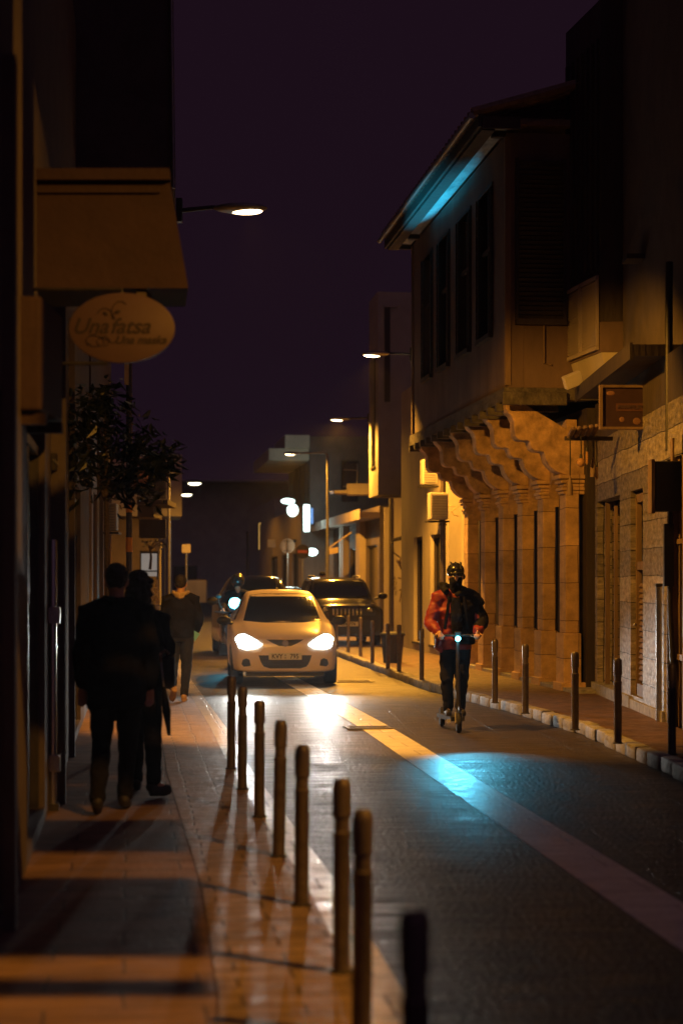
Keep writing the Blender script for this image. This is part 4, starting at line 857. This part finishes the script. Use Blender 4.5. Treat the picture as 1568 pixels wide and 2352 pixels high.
for s in (-1, 1):
    mirror_obj(HB, s*.93, 1.12, .99, s)
    wheel(HB, s*.735, .62, .292, s); wheel(HB, s*.735, 3.1, .292, s)
    ax = 'left' if s < 0 else 'right'
    drape(tr, [(1.25, 1.0), (1.75, 1.32), (2.25, 1.38), (2.3, 1.0)], 'side_window', 'glass_dark', HB, .004, ax); drape(tr, [(2.36, 1.0), (2.33, 1.385), (3.05, 1.36), (3.3, 1.04)], 'side_window', 'glass_dark', HB, .004, ax)
    for yy in (.62, 3.1): drape(tr, [(yy+.35*math.cos(a*math.pi/9), .29+.35*math.sin(a*math.pi/9)) for a in range(10)]+[(yy-.35, .235), (yy+.35, .235)], 'wheel_arch', 'plastic', HB, .003, ax)
    drape(tr, [(1.2, .235), (1.22, .95), (1.235, .95), (1.215, .235)], 'door_seam', 'plastic', HB, .002, ax, depth=.003)
MB().tube([(-.02, 2.2, 1.47), (-.03, 2.35, 1.52), (-.045, 2.28, 1.74)], [.012, .006, .003], 6).obj('antenna', 'plastic', HB, True)
mb = MB(); mb.tube([(-.45, .93, .985), (-.05, 1.02, 1.005), (.15, 1.06, 1.02)], .009, 6); mb.obj('wiper', 'plastic', HB); mb = MB(); mb.tube([(.05, .94, .985), (.35, 1.0, 1.01), (.55, 1.04, 1.0)], .009, 6); mb.obj('wiper', 'plastic', HB)
MB().box(-.6, .6, .05, .4, .15, .215).obj('undertray', 'plastic', HB)
mb = MB(); mb.ell((-.33, 1.75, 1.1), (.11, .06, .14)); mb.ell((.33, 1.75, 1.1), (.11, .06, .14)); 
mb.bm.free()
for s in (-1, 1):
    e = add_light('SPOT', 'headlight_or_soffit_beam', (s*.60, -.10, .70), 400, (1.0, .98, .92), spot_size=R(27), spot_blend=.9, shadow_soft_size=.045)
    e.parent = HB; e.rotation_euler = (Vector((s*.02, -1, -.088))).to_track_quat('-Z', 'Y').to_euler(); e.scale = (3.2, 1, 1)
# grey off-roader
Yo = 43.0; ko = Yo/F
SU = thing('offroader_car', 'boxy grey off-roader parked behind the bollards on the right, roof rails and slotted grille', 'car', ((797-CX)*ko, Yo, 0), R(7))
st = [(0, .38, .70, .86, .62, .5, 0), (.03, .34, .84, .98, .80, .62, 0), (.12, .32, .95, 1.06, .87, .70, .005), (.4, .32, 1.02, 1.12, .90, .74, .01), (.95, .32, 1.06, 1.15, .90, .76, .015), (1.2, .32, 1.10, 1.25, .90, .74, .01),
      (1.55, .32, 1.13, 1.55, .90, .69, .02), (1.85, .32, 1.15, 1.68, .90, .66, .02), (2.6, .32, 1.15, 1.71, .90, .66, .02), (3.6, .32, 1.15, 1.69, .89, .65, .01), (4.1, .36, 1.1, 1.4, .84, .62, 0), (4.2, .4, .9, 1.1, .7, .5, 0)]
bd, tr2 = car_body(st, 'body', 'car_grey', SU)
drape(tr2, [(-.68, 1.22), (-.60, 1.60), (-.3, 1.655), (.3, 1.655), (.60, 1.60), (.68, 1.22)], 'windscreen', 'glass_dark', SU, .004)
gb = drape(tr2, [(-.66, .82), (-.7, .92), (-.66, 1.01), (.66, 1.01), (.7, .92), (.66, .82)], 'grille', 'plastic', SU, .006)
for k in range(8): drape(tr2, [(-.34+k*.093, .83), (-.34+k*.093, 1.0), (-.31+k*.093, 1.0), (-.31+k*.093, .83)], 'grille_bar', 'chrome', gb, .016)
for s in (-1, 1):
    MB().lathe([(.001, -.02), (.075, -.016), (.085, .02), (.085, .06)], (s*.53, .03, .925), 'Y', 24).obj('headlight', 'steel', SU, True)
    MB().lathe([(.001, -.02), (.05, -.01), (.055, .05)], (s*.62, .05, .60), 'Y', 20).obj('fog_lamp', 'glass_dark', SU, True)
    mirror_obj(SU, s*1.02, 1.2, 1.27, s); wheel(SU, s*.78, .8, .345, s); wheel(SU, s*.78, 3.35, .345, s)
    MB().tube([(s*.56, 1.95, 1.70), (s*.57, 2.1, 1.76), (s*.57, 3.3, 1.76), (s*.56, 3.5, 1.70)], .02, 8).obj('roof_rail', 'metal_grey', SU, True)
    ax = 'left' if s < 0 else 'right'
    drape(tr2, [(1.5, 1.2), (1.75, 1.55), (2.4, 1.6), (2.4, 1.2)], 'side_window', 'glass_dark', SU, .004, ax); drape(tr2, [(2.5, 1.2), (2.5, 1.6), (3.4, 1.58), (3.5, 1.2)], 'side_window', 'glass_dark', SU, .004, ax)
drape(tr2, [(-.62, .42), (-.66, .58), (-.6, .72), (.6, .72), (.66, .58), (.62, .42)], 'lower_intake', 'plastic', SU, .006)
pl = MB().box(-.26, .26, -.04, -.028, .57, .68, .003).obj('number_plate', 'plate', SU); text('NVK 774', .10, 'ink', pl, (0, -.042, .622), bold=.002)
# dark cars behind
def dark_car(loc, rz, lab):
    t = thing('dark_car', lab, 'car', loc, rz)
    st = [(0, .25, .5, .6, .5, .4, 0), (.05, .22, .6, .7, .78, .6, 0), (.3, .2, .78, .86, .86, .66, .01), (.9, .2, .88, .96, .88, .7, .01), (1.3, .2, .93, 1.08, .88, .66, .01), (1.9, .2, .97, 1.36, .88, .58, .02), (2.4, .2, .98, 1.45, .88, .56, .02), (3.1, .2, .98, 1.43, .88, .56, .02), (3.7, .2, .97, 1.2, .87, .58, .01), (4.2, .22, .9, 1.0, .84, .6, 0), (4.4, .3, .7, .8, .7, .5, 0)]
    b, trr = car_body(st, 'body', 'car_dark', t, 48)
    drape(trr, [(-.64, 1.02), (-.54, 1.38), (.54, 1.38), (.64, 1.02)], 'windscreen', 'glass_dark', t, .004)
    for s in (-1, 1):
        drape(trr, [(s*.45, .62), (s*.75, .66), (s*.78, .76), (s*.5, .74)][::s], 'headlight', 'metal_grey', t, .006); mirror_obj(t, s*.97, 1.35, 1.0, s); wheel(t, s*.77, .8, .31, s); wheel(t, s*.77, 3.4, .31, s)
    drape(trr, [(-.35, .45), (-.38, .6), (.38, .6), (.35, .45)], 'grille', 'plastic', t, .006); MB().box(-.25, .25, -.03, -.02, .46, .56).obj('number_plate', 'plate', t)
    return t
dk = dark_car(((604-CX)*39.5/F, 39.5, 0), R(7), 'tall dark car with a blue sheen right behind the white hatchback'); dk.scale = (1.05, 1, 1.19)
dark_car(((672-CX)*53/F, 53, 0), R(7), 'second dark car farther back beside the grey off-roader')
# ------------------------------------------------------------------ motor scooter with cyan headlamp behind the hatchback
ms = thing('motor_scooter', 'motor scooter with a blazing cyan headlamp left of the white car roof', 'motor scooter', ((540-CX)*33.5/F, 33.5, 0), R(5))
MB().lathe([(.12, -.05), (.22, -.055), (.24, 0), (.22, .055), (.12, .05)], (0, .1, .24), 'X', 28).obj('wheel', 'tyre', ms, True)
MB().lathe([(.12, -.05), (.22, -.055), (.24, 0), (.22, .055), (.12, .05)], (0, 1.35, .24), 'X', 28).obj('wheel', 'tyre', ms, True)
mb = MB(); mb.tube([(0, .08, .35), (0, .16, .75), (0, .28, 1.0)], [(.12, .08), (.2, .07), (.12, .07)], 14); mb.obj('front_shield', 'car_dark', ms, True)
MB().tube([(0, .3, .3), (0, .7, .28), (0, .95, .55), (0, 1.5, .7), (0, 1.7, .75)], [(.14, .05), (.16, .05), (.17, .2), (.15, .15), (.05, .04)], 14).obj('body', 'car_dark', ms, True)
MB().tube([(0, .9, .78), (0, 1.25, .82), (0, 1.55, .84)], [(.1, .05), (.14, .06), (.1, .04)], 12).obj('seat', 'plastic', ms, True)
MB().tube([(-.36, .38, 1.06), (-.2, .30, 1.05), (.2, .30, 1.05), (.36, .38, 1.06)], .018, 8).obj('handlebar', 'plastic', ms, True)
MB().ell((0, .10, 1.22), (.11, .07, .10)).obj('headlight', 'cyan_lens', ms, True)
MB().ell((0, .20, 1.16), (.14, .12, .13)).obj('headlight_shell', 'car_dark', ms, True)
for s in (-1, 1): MB().tube([(s*.2, .32, 1.05), (s*.28, .30, 1.2), (s*.30, .3, 1.32)], .008, 6).obj('mirror_arm', 'plastic', ms); MB().ell((s*.30, .3, 1.34), (.06, .015, .04)).obj('mirror', 'plastic', ms, True)
e = add_light('SPOT', 'scooter_light', ((540-CX)*33.5/F, 33.42, 1.22), 0, (.12, .65, 1), spot_size=R(20))
bpy.data.objects.remove(e)
jp = Matrix.Rotation(TJ, 3, 'Z') @ Vector((-.20, 4.4, 7.95)) + Vector((2.27, 25, 0)); lp = Vector(((540-CX)*33.5/F+.02, 33.36, 1.27))
e = add_light('SPOT', 'headlight_or_soffit_beam', lp, 9500, (.01, .46, .72), spot_size=R(5.2), spot_blend=1, shadow_soft_size=.02)  # spot added at the scooter lamp, aimed up to tint the soffit cyan
bz = (lp-jp).normalized(); bx = Vector((-.12, 1, 0)); bx = (bx-bz*bx.dot(bz)).normalized(); by = bz.cross(bx)
e.rotation_euler = Matrix((bx, by, bz)).transposed().to_euler(); e.scale = (6.5, 1, 1)
add_light('POINT', 'headlight_glow', ((540-CX)*33.5/F, 33.2, 1.22), 26, (.1, .7, 1.0), shadow_soft_size=.06)
# ------------------------------------------------------------------ people
def V(*a): return Vector(a)
def hand(mb, w, d, side, curl, f):
    """palm, four unequal fingers, thumb; w wrist, d direction to the knuckles, curl bends towards the grip"""
    w = Vector(w); d = Vector(d).normalized(); up = Vector((0, 0, 1)); s = d.cross(up)
    if s.length < .3: s = Vector((1, 0, 0))
    s.normalize(); n = s.cross(d).normalized()
    pts = [w, w+d*.045, w+d*.085]
    mb.tube(pts, [(.024, .018), (.040, .015), (.038, .013)], 12)
    for k, L in enumerate((.066, .076, .072, .056)):
        o = w+d*.08+s*(-.028+.0187*k); b = (d*math.cos(curl)-n*math.sin(curl)); e = (d*math.cos(curl*2.2)-n*math.sin(curl*2.2))
        mb.tube([o, o+b*L*.5, o+b*L*.5+e*L*.5], [.0095, .009, .0075], 8)
    o = w+d*.025+s*side*.03; b = (d*.75+s*side*.5-n*.45).normalized(); mb.tube([o, o+b*.035, o+b*.035+(d*.7-n*.7).normalized()*.028], [.012, .0105, .009], 8)
def figure(t, J_, f=-1, skin='skin', top='cloth_dark', legs='jeans', shoe='shoe_black', hairm='hair', top_len=.12, bulk=1.0, hairstyle='short', wr=.010, vox=.012, slim=1.0):
    """J_ = joints: head, neck, chest, pelvis, sh/el/wr/ha (l, r), hip/kn/an/toe (l, r)"""
    hd, nk, ch, pv = [Vector(J_[k]) for k in ('head', 'neck', 'chest', 'pelvis')]
    b = MB()
    b.tube([pv-V(0, 0, .10), pv, (pv+ch)/2, ch, nk+V(0, 0, -.05), nk], [(.10, .09), (.155, .105), (.125, .09), (.155, .105), (.09, .07), (.055, .055)], 18)
    b.tube([nk-V(0, 0, .03), nk+(hd-nk)*.6], [.056, .052], 12)
    b.ell(hd, (.073, .092, .108)); b.ell(hd+V(0, f*.03, -.065), (.05, .058, .055))
    b.ell(hd+V(0, f*.093, -.015), (.013, .02, .028), n=10); b.ell(hd+V(0, f*.085, -.058), (.024, .012, .009), n=10); b.ell(hd+V(0, f*.080, .022), (.05, .016, .010), n=10)
    for s in (-1, 1): b.ell(hd+V(s*.076, 0, -.01), (.010, .020, .032), n=10)
    for k, s in (('l', -1), ('r', 1)):
        sh, el, wr_, an, kn, hip = [Vector(J_[q+k]) for q in ('sh', 'el', 'wr', 'an', 'kn', 'hip')]
        si = -1 if k == 'l' else 1; sh = sh+V(-si*.03, 0, -.04); b.cap(sh, .045, el, .038); b.cap(el, .038, wr_, .025); b.cap(hip, .085, kn, .052); b.cap(kn, .052, an, .037)
        hand(b, wr_, Vector(J_['ha'+k])-wr_, -s, J_.get('curl', .6), f)
        to = Vector(J_['toe'+k]); b.cap(an-V(0, 0, .02), .03, to.lerp(an, .25), .02)
    blob('body', b, skin, t, min(vox, .011), 2)
    eb = MB()
    for s in (-1, 1): eb.ell(hd+V(s*.03, f*.079, .0), (.012, .010, .008), n=10)
    eb.obj('eyes', 'reflect', t, True)
    # trousers
    b = MB(); b.tube([pv-V(0, 0, .12), pv, pv+V(0, 0, .12)], [(.13*slim, .11), (.172*slim, .12), (.16*slim, .11)], 18)
    for k in 'lr':
        hip, kn, an = [Vector(J_[q+k]) for q in ('hip', 'kn', 'an')]
        b.cap(hip, .102*slim, kn, .072); b.cap(kn, .072, (kn*.35+an*.65), .06); b.cap((kn*.35+an*.65), .06, an, .058)
    blob('trousers', b, legs, t, vox, 4, wr, 8)
    # top
    b = MB(); B_ = bulk
    b.tube([pv-V(0, 0, top_len), pv, (pv+ch)/2, ch-V(0, 0, .02), ch+V(0, 0, .09), nk+V(0, 0, -.015)], [(.175*B_, .125*B_), (.19*B_, .135*B_), (.175*B_, .128*B_), (.20*B_, .14*B_), (.165*B_, .11*B_), (.075, .07)], 20)
    for k in 'lr':
        sh, el, wr_ = [Vector(J_[q+k]) for q in ('sh', 'el', 'wr')]
        si = -1 if k == 'l' else 1; sh = sh+V(-si*.022, 0, -.035)
        b.tube([nk+V(si*.03, 0, -.02), nk.lerp(sh, .5)+V(0, 0, -.005), sh+V(si*.03, 0, .0), sh.lerp(el, .2)], [(.055, .07), (.07*B_, .085*B_), (.078*B_, .085*B_), (.07*B_, .075*B_)], 14)
        b.cap(sh, .074*B_, el, .064*B_); b.cap(el, .066*B_, el+(wr_-el)*.86, .05*B_)
    blob('top', b, top, t, vox, 4, wr*1.3, 8)
    # shoes
    for k in 'lr':
        an, to = Vector(J_['an'+k]), Vector(J_['toe'+k]); d = (to-an); d = d.normalized()
        b = MB(); heel = an-V(0, 0, .05)-d*.045+V(0, 0, .0)
        if 'heel'+k in J_: heel = Vector(J_['heel'+k])
        b.tube([heel, heel+(to-heel)*.35, heel+(to-heel)*.8, to+(to-heel)*.10], [(.038, .040), (.042, .042), (.048, .034), (.034, .024)], 14); b.cap(an, .046, heel*.6+an*.4, .042)
        so = blob('shoe', b, shoe, t, .009, 3)
    if hairstyle == 'short':
        b = MB(); b.ell(hd+V(0, -f*.018, .035), (.084, .094, .088)); b.ell(hd+V(0, -f*.045, -.005), (.070, .062, .062)); blob('hair', b, hairm, t, .008, 3, .006, 30)
    elif hairstyle == 'curly':
        b = MB(); rnd = random.Random(4); b.ell(hd+V(0, -f*.02, .03), (.10, .11, .11))
        for _ in range(60):
            d = V(rnd.gauss(0, 1), rnd.gauss(0, 1), rnd.gauss(-.3, 1)).normalized()
            if d.y*f > .55 and d.z < .3: continue
            c = hd+V(0, -f*.02, -.01)+V(d.x*.105, d.y*.11, d.z*.135); b.ell(c, [rnd.uniform(.018, .034)]*3, n=8)
        for _ in range(30): b.ell(hd+V(rnd.uniform(-.1, .12), -f*rnd.uniform(.0, .1), rnd.uniform(-.24, -.08)), [rnd.uniform(.02, .035)]*3, n=8)
        blob('hair', b, hairm, t, .009, 2, .006, 30)
# --- scooter rider
kR = .00474; rx, ry = 1.235, 19.85
rd = thing('person', 'helmeted rider in a red and black jacket standing on an electric scooter', 'person', (rx, ry, 0), R(2))
JR = dict(head=(.0, -.02, 1.665), neck=(-.005, .02, 1.52), chest=(-.01, .03, 1.33), pelvis=(-.005, .07, .97), shl=(-.195, .02, 1.455), shr=(.20, .02, 1.455), ell=(-.285, -.03, 1.17), elr=(.275, -.03, 1.16),
          wrl=(-.205, -.25, 1.06), wrr=(.215, -.25, 1.06), hal=(-.185, -.35, 1.045), har=(.195, -.35, 1.045), hipl=(-.085, .07, .92), hipr=(.085, .07, .92), knl=(-.095, -.0, .55), knr=(.075, .03, .55), anl=(-.075, .05, .235), anr=(.065, .12, .235),
          toel=(-.085, -.10, .18), toer=(.085, -.03, .18), curl=.9)
JR['heell'] = (-.075, .11, .185); JR['heelr'] = (.06, .18, .185)
figure(rd, JR, -1, top='cloth_red', legs='cloth_black', shoe='shoe_black', top_len=.10, bulk=1.08, hairstyle='none', wr=.014, slim=.92)
b = MB(); b.ell((0, -.015, 1.725), (.098, .125, .092)); b.tube([(-.075, -.14, 1.70), (0, -.165, 1.695), (.075, -.14, 1.70)], [.014, .016, .014], 8); b.tube([(.085, .05, 1.70), (.105, .05, 1.66), (.09, .03, 1.64)], .016, 8)
hm = blob('helmet', b, 'helmet', rd, .008, 3)
for k in range(3):
    MB().tube([((k-1)*.045, -.135, 1.745), ((k-1)*.052, -.06, 1.815), ((k-1)*.05, .04, 1.822)], [(.008, .006), (.011, .006), (.008, .006)], 8).obj('vent', 'chrome' if k == 7 else 'plastic', hm, True)
MB().tube([(-.078, -.01, 1.69), (-.055, -.05, 1.60), (0, -.075, 1.575), (.055, -.05, 1.60), (.078, -.01, 1.69)], .006, 6).obj('strap', 'plastic', hm, True)
b = MB(); b.tube([(0, -.035, 1.655), (0, -.04, 1.61), (0, -.02, 1.56), (0, .01, 1.49)], [(.074, .078), (.072, .076), (.066, .066), (.07, .07)], 18); blob('neck_gaiter', b, 'cloth_black', rd, .008, 2)
# black right half panel with its shade put into the colour, collar, front zip flap, backpack
b = MB(); b.tube([(.05, .02, 1.50), (.12, .02, 1.46), (.20, .015, 1.42), (.25, 0, 1.33)], [(.07, .085), (.085, .10), (.09, .10), (.085, .09)], 14); b.cap((.19, .015, 1.41), .088, (.285, -.02, 1.19), .076); b.cap((.285, -.03, 1.17), .076, (.24, -.16, 1.10), .064); b.tube([(.10, .03, .93), (.10, .03, 1.18), (.11, .03, 1.36), (.08, .02, 1.47)], [(.12, .155), (.12, .15), (.125, .16), (.08, .11)], 18); blob('shaded_black_panel', b, 'cloth_black', rd, .011, 4, .012, 8)
b = MB(); b.tube([(-.10, -.10, 1.50), (-.13, .0, 1.53), (-.12, .10, 1.55), (0, .13, 1.56), (.1, .06, 1.53), (.09, -.06, 1.49), (0, -.11, 1.47)], .036, 10); b.ell((-.12, .08, 1.55), (.07, .08, .06)); blob('jacket_hood', b, 'cloth_black', rd, .010, 3, .01, 14)
b = MB(); b.tube([(-.015, -.14, 1.44), (-.005, -.165, 1.25), (.0, -.155, 1.0)], [(.05, .016), (.07, .016), (.05, .014)], 10); blob('chest_panel', b, 'cloth_black', rd, .009, 2, .006, 10)
b = MB(); b.tube([(0, .20, .98), (0, .24, 1.2), (0, .20, 1.42)], [(.13, .07), (.15, .09), (.12, .06)], 14); blob('backpack', b, 'cloth_black', rd, .012, 4, .01, 8)
b = MB(); b.tube([(-.17, .0, 1.0), (-.19, .0, .90), (-.15, .0, .84)], [(.05, .09), (.045, .09), (.02, .06)], 12); blob('jacket_tail', b, 'cloth_red', rd, .010, 3, .01, 10)
for s in (-1, 1):
    MB().tube([(s*.08, -.155, 1.45), (s*.10, -.165, 1.3), (s*.13, -.13, 1.1)], [(.018, .008)]*3, 8).obj('backpack_strap', 'cloth_black', rd, True)
# --- electric scooter
es = thing('electric_scooter', 'black electric scooter with a glowing cyan lamp on the handlebar stem', 'scooter', (rx+.01, ry-.38, 0), R(2))
for yy, sx_ in ((.0, 1), (.86, 1)):
    w_ = MB().lathe([(.06, -.022), (.095, -.026), (.11, -.012), (.11, .012), (.095, .026), (.06, .022)], (-.0-.10*(yy > .5), yy, .11), 'X', 28).obj('wheel', 'tyre', es, True)
    MB().lathe([(.06, -.018), (.02, -.024), (.02, .024), (.06, .018)], (-.10*(yy > .5), yy, .11), 'X', 20).obj('hub', 'metal_dark', w_, True)
MB().tube([(0, .03, .22), (0, .07, .6), (0, .115, 1.03)], [.024, .021, .019], 14).obj('stem', 'metal_dark', es, True)
MB().tube([(-.25, .13, 1.03), (-.1, .118, 1.035), (.1, .118, 1.035), (.25, .13, 1.03)], .013, 10).obj('handlebar', 'metal_dark', es, True)
for s in (-1, 1):
    MB().tube([(s*.15, .124, 1.033), (s*.25, .13, 1.03)], .018, 12).obj('grip', 'plastic', es, True)
    MB().tube([(s*.14, .10, 1.03), (s*.16, .07, 1.02), (s*.22, .07, 1.015)], .006, 6).obj('brake_lever', 'metal_grey', es, True)
MB().tube([(0, -.10, .235), (0, -.03, .25), (0, .06, .235), (0, .12, .17)], [(.033, .008), (.036, .01), (.036, .01), (.033, .008)], 12).obj('mudguard', 'plastic', es, True)
MB().tube([(.03, .0, .11), (.032, .01, .22)], .009, 8).obj('fork', 'metal_grey', es, True); MB().tube([(-.03, .0, .11), (-.032, .01, .22)], .009, 8).obj('fork', 'reflect', es, True)
MB().prism([(-.075, .12, .115), (.075, .12, .115), (-.02, .72, .115), (-.17, .72, .115)], (0, 0, .045)).obj('deck', 'plastic', es)
MB().box(-.115, -.075, .10, .13, .10, .135).obj('side_reflector', 'reflect', es); MB().box(-.012, .012, .055, .062, .47, .505).obj('front_reflector', 'orange', es)
MB().box(-.035, .035, .07, .115, 1.02, 1.075, .008).obj('display', 'plastic', es)
MB().ell((0, .062, 1.00), (.028, .016, .028)).obj('headlight', 'cyan_lens', es, True)
e = add_light('SPOT', 'headlight_or_soffit_beam', (rx+.0, ry-.38+.03, 1.0), 170, (.10, .62, .9), (rx+.12, ry-.38-3.7, 0), spot_size=R(20), spot_blend=1, shadow_soft_size=.02); e.scale = (1.7, 1, 1)
add_light('POINT', 'headlight_glow', (rx, ry-.38-.03, 1.0), .8, (.1, .7, 1.0), shadow_soft_size=.03)
# --- man walking away, beige hood
wk = thing('person', 'man walking away in a dark sweater with a beige hood and his left heel lifted', 'person', ((415-CX)*24.4/F, 24.4, .012), 0)
JW = dict(head=(.0, .05, 1.575), neck=(0, .02, 1.44), chest=(0, .0, 1.26), pelvis=(.0, .0, .92), shl=(-.195, .0, 1.385), shr=(.195, .0, 1.385), ell=(-.235, .03, 1.10), elr=(.25, .02, 1.10), wrl=(-.15, .20, .93), wrr=(.185, .14, .90), hal=(-.10, .28, .90), har=(.15, .22, .84),
          hipl=(-.085, 0, .88), hipr=(.085, .0, .88), knl=(-.105, .06, .50), knr=(.075, .03, .47), anl=(-.085, -.27, .215), anr=(.045, .05, .085), toel=(-.10, -.16, .04), toer=(.055, .20, .03), curl=.5)
JW['heell'] = (-.05, -.33, .185); JW['heelr'] = (.045, -.02, .035)
figure(wk, JW, 1, top='cloth_black', legs='jeans', shoe='shoe_tan', top_len=.07, bulk=1.0, slim=.95)
b = MB(); b.tube([(-.10, .0, 1.46), (-.075, -.085, 1.445), (0, -.125, 1.42), (.075, -.085, 1.445), (.10, .0, 1.46), (.07, .08, 1.45), (-.07, .08, 1.45), (-.10, 0, 1.46)], .027, 10); b.tube([(-.06, -.095, 1.41), (0, -.125, 1.385), (.06, -.095, 1.41)], [.02, .03, .02], 10); blob('hood', b, 'hood', wk, .008, 3, .008, 20)
MB().prism([(.165, .03, .955), (.255, .03, .90), (.185, .03, .80), (.168, .03, .83)], (0, .004, 0)).obj('folded_paper', 'paper_blue', wk)
# --- dark man in front
mn = thing('person', 'large dark silhouette of a man walking away nearest the viewer', 'person', ((268-CX)*12.7/F, 12.7, .012), R(3))
JM = dict(head=(.0, .03, 1.605), neck=(0, .01, 1.46), chest=(-.01, .0, 1.26), pelvis=(.0, .0, .93), shl=(-.20, .0, 1.40), shr=(.195, .0, 1.40), ell=(-.235, -.04, 1.10), elr=(.235, -.04, 1.10), wrl=(-.24, .04, .86), wrr=(.225, .05, .86), hal=(-.24, .07, .77), har=(.22, .08, .77),
          hipl=(-.09, 0, .88), hipr=(.09, .0, .88), knl=(-.10, -.04, .48), knr=(.075, .08, .48), anl=(-.11, -.28, .12), anr=(.05, .10, .09), toel=(-.12, -.13, .03), toer=(.06, .26, .03), curl=.5)
figure(mn, JM, 1, top='cloth_black', legs='cloth_black', shoe='shoe_black', top_len=.22, bulk=1.12, slim=1.05, vox=.014)
b = MB(); b.tube([(-.09, .0, 1.47), (0, -.09, 1.46), (.09, .0, 1.47), (0, .08, 1.45), (-.09, 0, 1.47)], .03, 10); blob('collar', b, 'cloth_black', mn, .01, 3, .008, 20)
# --- woman beside him
wm = thing('person', 'dark figure of a curly haired woman walking beside the large man', 'person', ((326-CX)*13.7/F, 13.7, .012), R(-4))
JF = dict(head=(-.03, .02, 1.545), neck=(-.02, .01, 1.41), chest=(.0, .0, 1.22), pelvis=(.02, .0, .90), shl=(-.16, .0, 1.335), shr=(.16, .0, 1.33), ell=(-.19, -.03, 1.08), elr=(.21, -.03, 1.08), wrl=(-.17, .1, .90), wrr=(.14, -.17, 1.06), hal=(-.14, .15, .84), har=(.13, -.25, 1.09),
          hipl=(-.065, 0, .86), hipr=(.075, .0, .86), knl=(-.07, .10, .47), knr=(.09, -.05, .46), anl=(-.09, .25, .09), anr=(.12, -.17, .13), toel=(-.10, .40, .03), toer=(.22, -.10, .05), curl=.8)
JF['heelr'] = (.09, -.18, .045)
figure(wm, JF, 1, top='cloth_black', legs='cloth_black', shoe='shoe_black', top_len=.10, bulk=.84, hairstyle='curly', slim=.88, vox=.013)
# her bag and umbrella
t = thing('shoulder_bag', 'dark shoulder bag at the hip of the curly haired woman', 'bag', wm.location+V(.21, -.08, .92), 0)
b = MB(); b.obox((0, 0, 0), (.09, .22, .24), None, .03); b.obj('bag', 'cloth_dark', t, True); MB().tube([(0, -.08, .12), (-.06, -.02, .34), (-.12, .03, .50), (-.06, .09, .34), (0, .08, .12)], .010, 8).obj('strap', 'cloth_dark', t, True)
t = thing('folded_umbrella', 'folded dark umbrella hanging at the right side of the woman', 'umbrella', wm.location+V(.215, -.21, .52), 0)
MB().tube([(-.05, 0, .48), (-.02, 0, .2), (.0, 0, -.05)], [.008, .008, .008], 8).obj('shaft', 'metal_grey', t, True); MB().tube([(-.03, 0, .30), (-.01, 0, .12), (.01, 0, -.06)], [.014, .032, .010], 12).obj('canopy', 'cloth_black', t, True); MB().tube([(-.05, 0, .48), (-.055, 0, .54), (-.02, 0, .57), (.01, 0, .54)], .010, 8).obj('handle', 'wood', t, True)
# --- rider of the motor scooter
mr_ = thing('person', 'dark helmeted rider sitting on the motor scooter behind the white car', 'person', ((540-CX)*33.5/F, 34.4, 0), R(5))
JS = dict(head=(.0, .0, 1.60), neck=(0, .03, 1.46), chest=(0, .06, 1.27), pelvis=(0, .15, .93), shl=(-.19, .04, 1.40), shr=(.19, .04, 1.40), ell=(-.27, -.12, 1.18), elr=(.27, -.12, 1.18), wrl=(-.28, -.40, 1.10), wrr=(.28, -.40, 1.10), hal=(-.28, -.50, 1.08), har=(.28, -.50, 1.08),
          hipl=(-.1, .12, .90), hipr=(.1, .12, .90), knl=(-.17, -.30, .80), knr=(.17, -.30, .80), anl=(-.13, -.25, .42), anr=(.13, -.25, .42), toel=(-.13, -.42, .36), toer=(.13, -.42, .36), curl=.9)
figure(mr_, JS, -1, top='cloth_black', legs='cloth_black', hairstyle='none', vox=.016)
MB().ell((0, 0, 1.64), (.13, .145, .14)).obj('helmet', 'helmet', mr_, True)
# --- person behind the off-roader
pp = thing('person', 'person in a dark cap, only the head showing over the grey off-roader roof', 'person', ((740-CX)*49/F, 49, .11), 0)
JP = dict(head=(.0, .0, 1.66), neck=(0, .02, 1.52), chest=(0, .0, 1.34), pelvis=(0, .0, .97), shl=(-.19, .0, 1.46), shr=(.19, .0, 1.46), ell=(-.24, .0, 1.16), elr=(.24, .0, 1.16), wrl=(-.25, -.05, .92), wrr=(.25, -.05, .92), hal=(-.25, -.08, .84), har=(.25, -.08, .84),
          hipl=(-.09, 0, .92), hipr=(.09, 0, .92), knl=(-.10, 0, .5), knr=(.10, 0, .5), anl=(-.10, 0, .09), anr=(.1, 0, .09), toel=(-.11, -.16, .03), toer=(.11, -.16, .03), curl=.4)
figure(pp, JP, -1, top='cloth_black', legs='cloth_black', hairstyle='short', vox=.018)
b = MB(); b.ell((0, -.005, 1.72), (.09, .105, .065)); b.tube([(0, -.08, 1.70), (0, -.17, 1.69)], [(.07, .012), (.05, .008)], 12); blob('cap', b, 'cloth_black', pp, .01, 2)

bpy.data.scenes.remove(TS)

# ------------------------------------------------------------------ faint mist volume, added for lamp halos and lifted blacks
mb = MB(); mb.box(-60, 60, -8, 200, -1, 24); hz = mb.obj('halo_haze', None); hz['kind'] = 'stuff'
m = bpy.data.materials.new('halo_haze'); m.use_nodes = True; nt = m.node_tree; nt.nodes.remove(nt.nodes['Principled BSDF'])
pv_ = nt.nodes.new('ShaderNodeVolumePrincipled'); pv_.inputs['Density'].default_value = .00025; pv_.inputs['Color'].default_value = (.9, .9, .95, 1); pv_.inputs['Anisotropy'].default_value = .85
nt.links.new(pv_.outputs['Volume'], nt.nodes['Material Output'].inputs['Volume']); hz.data.materials.append(m)
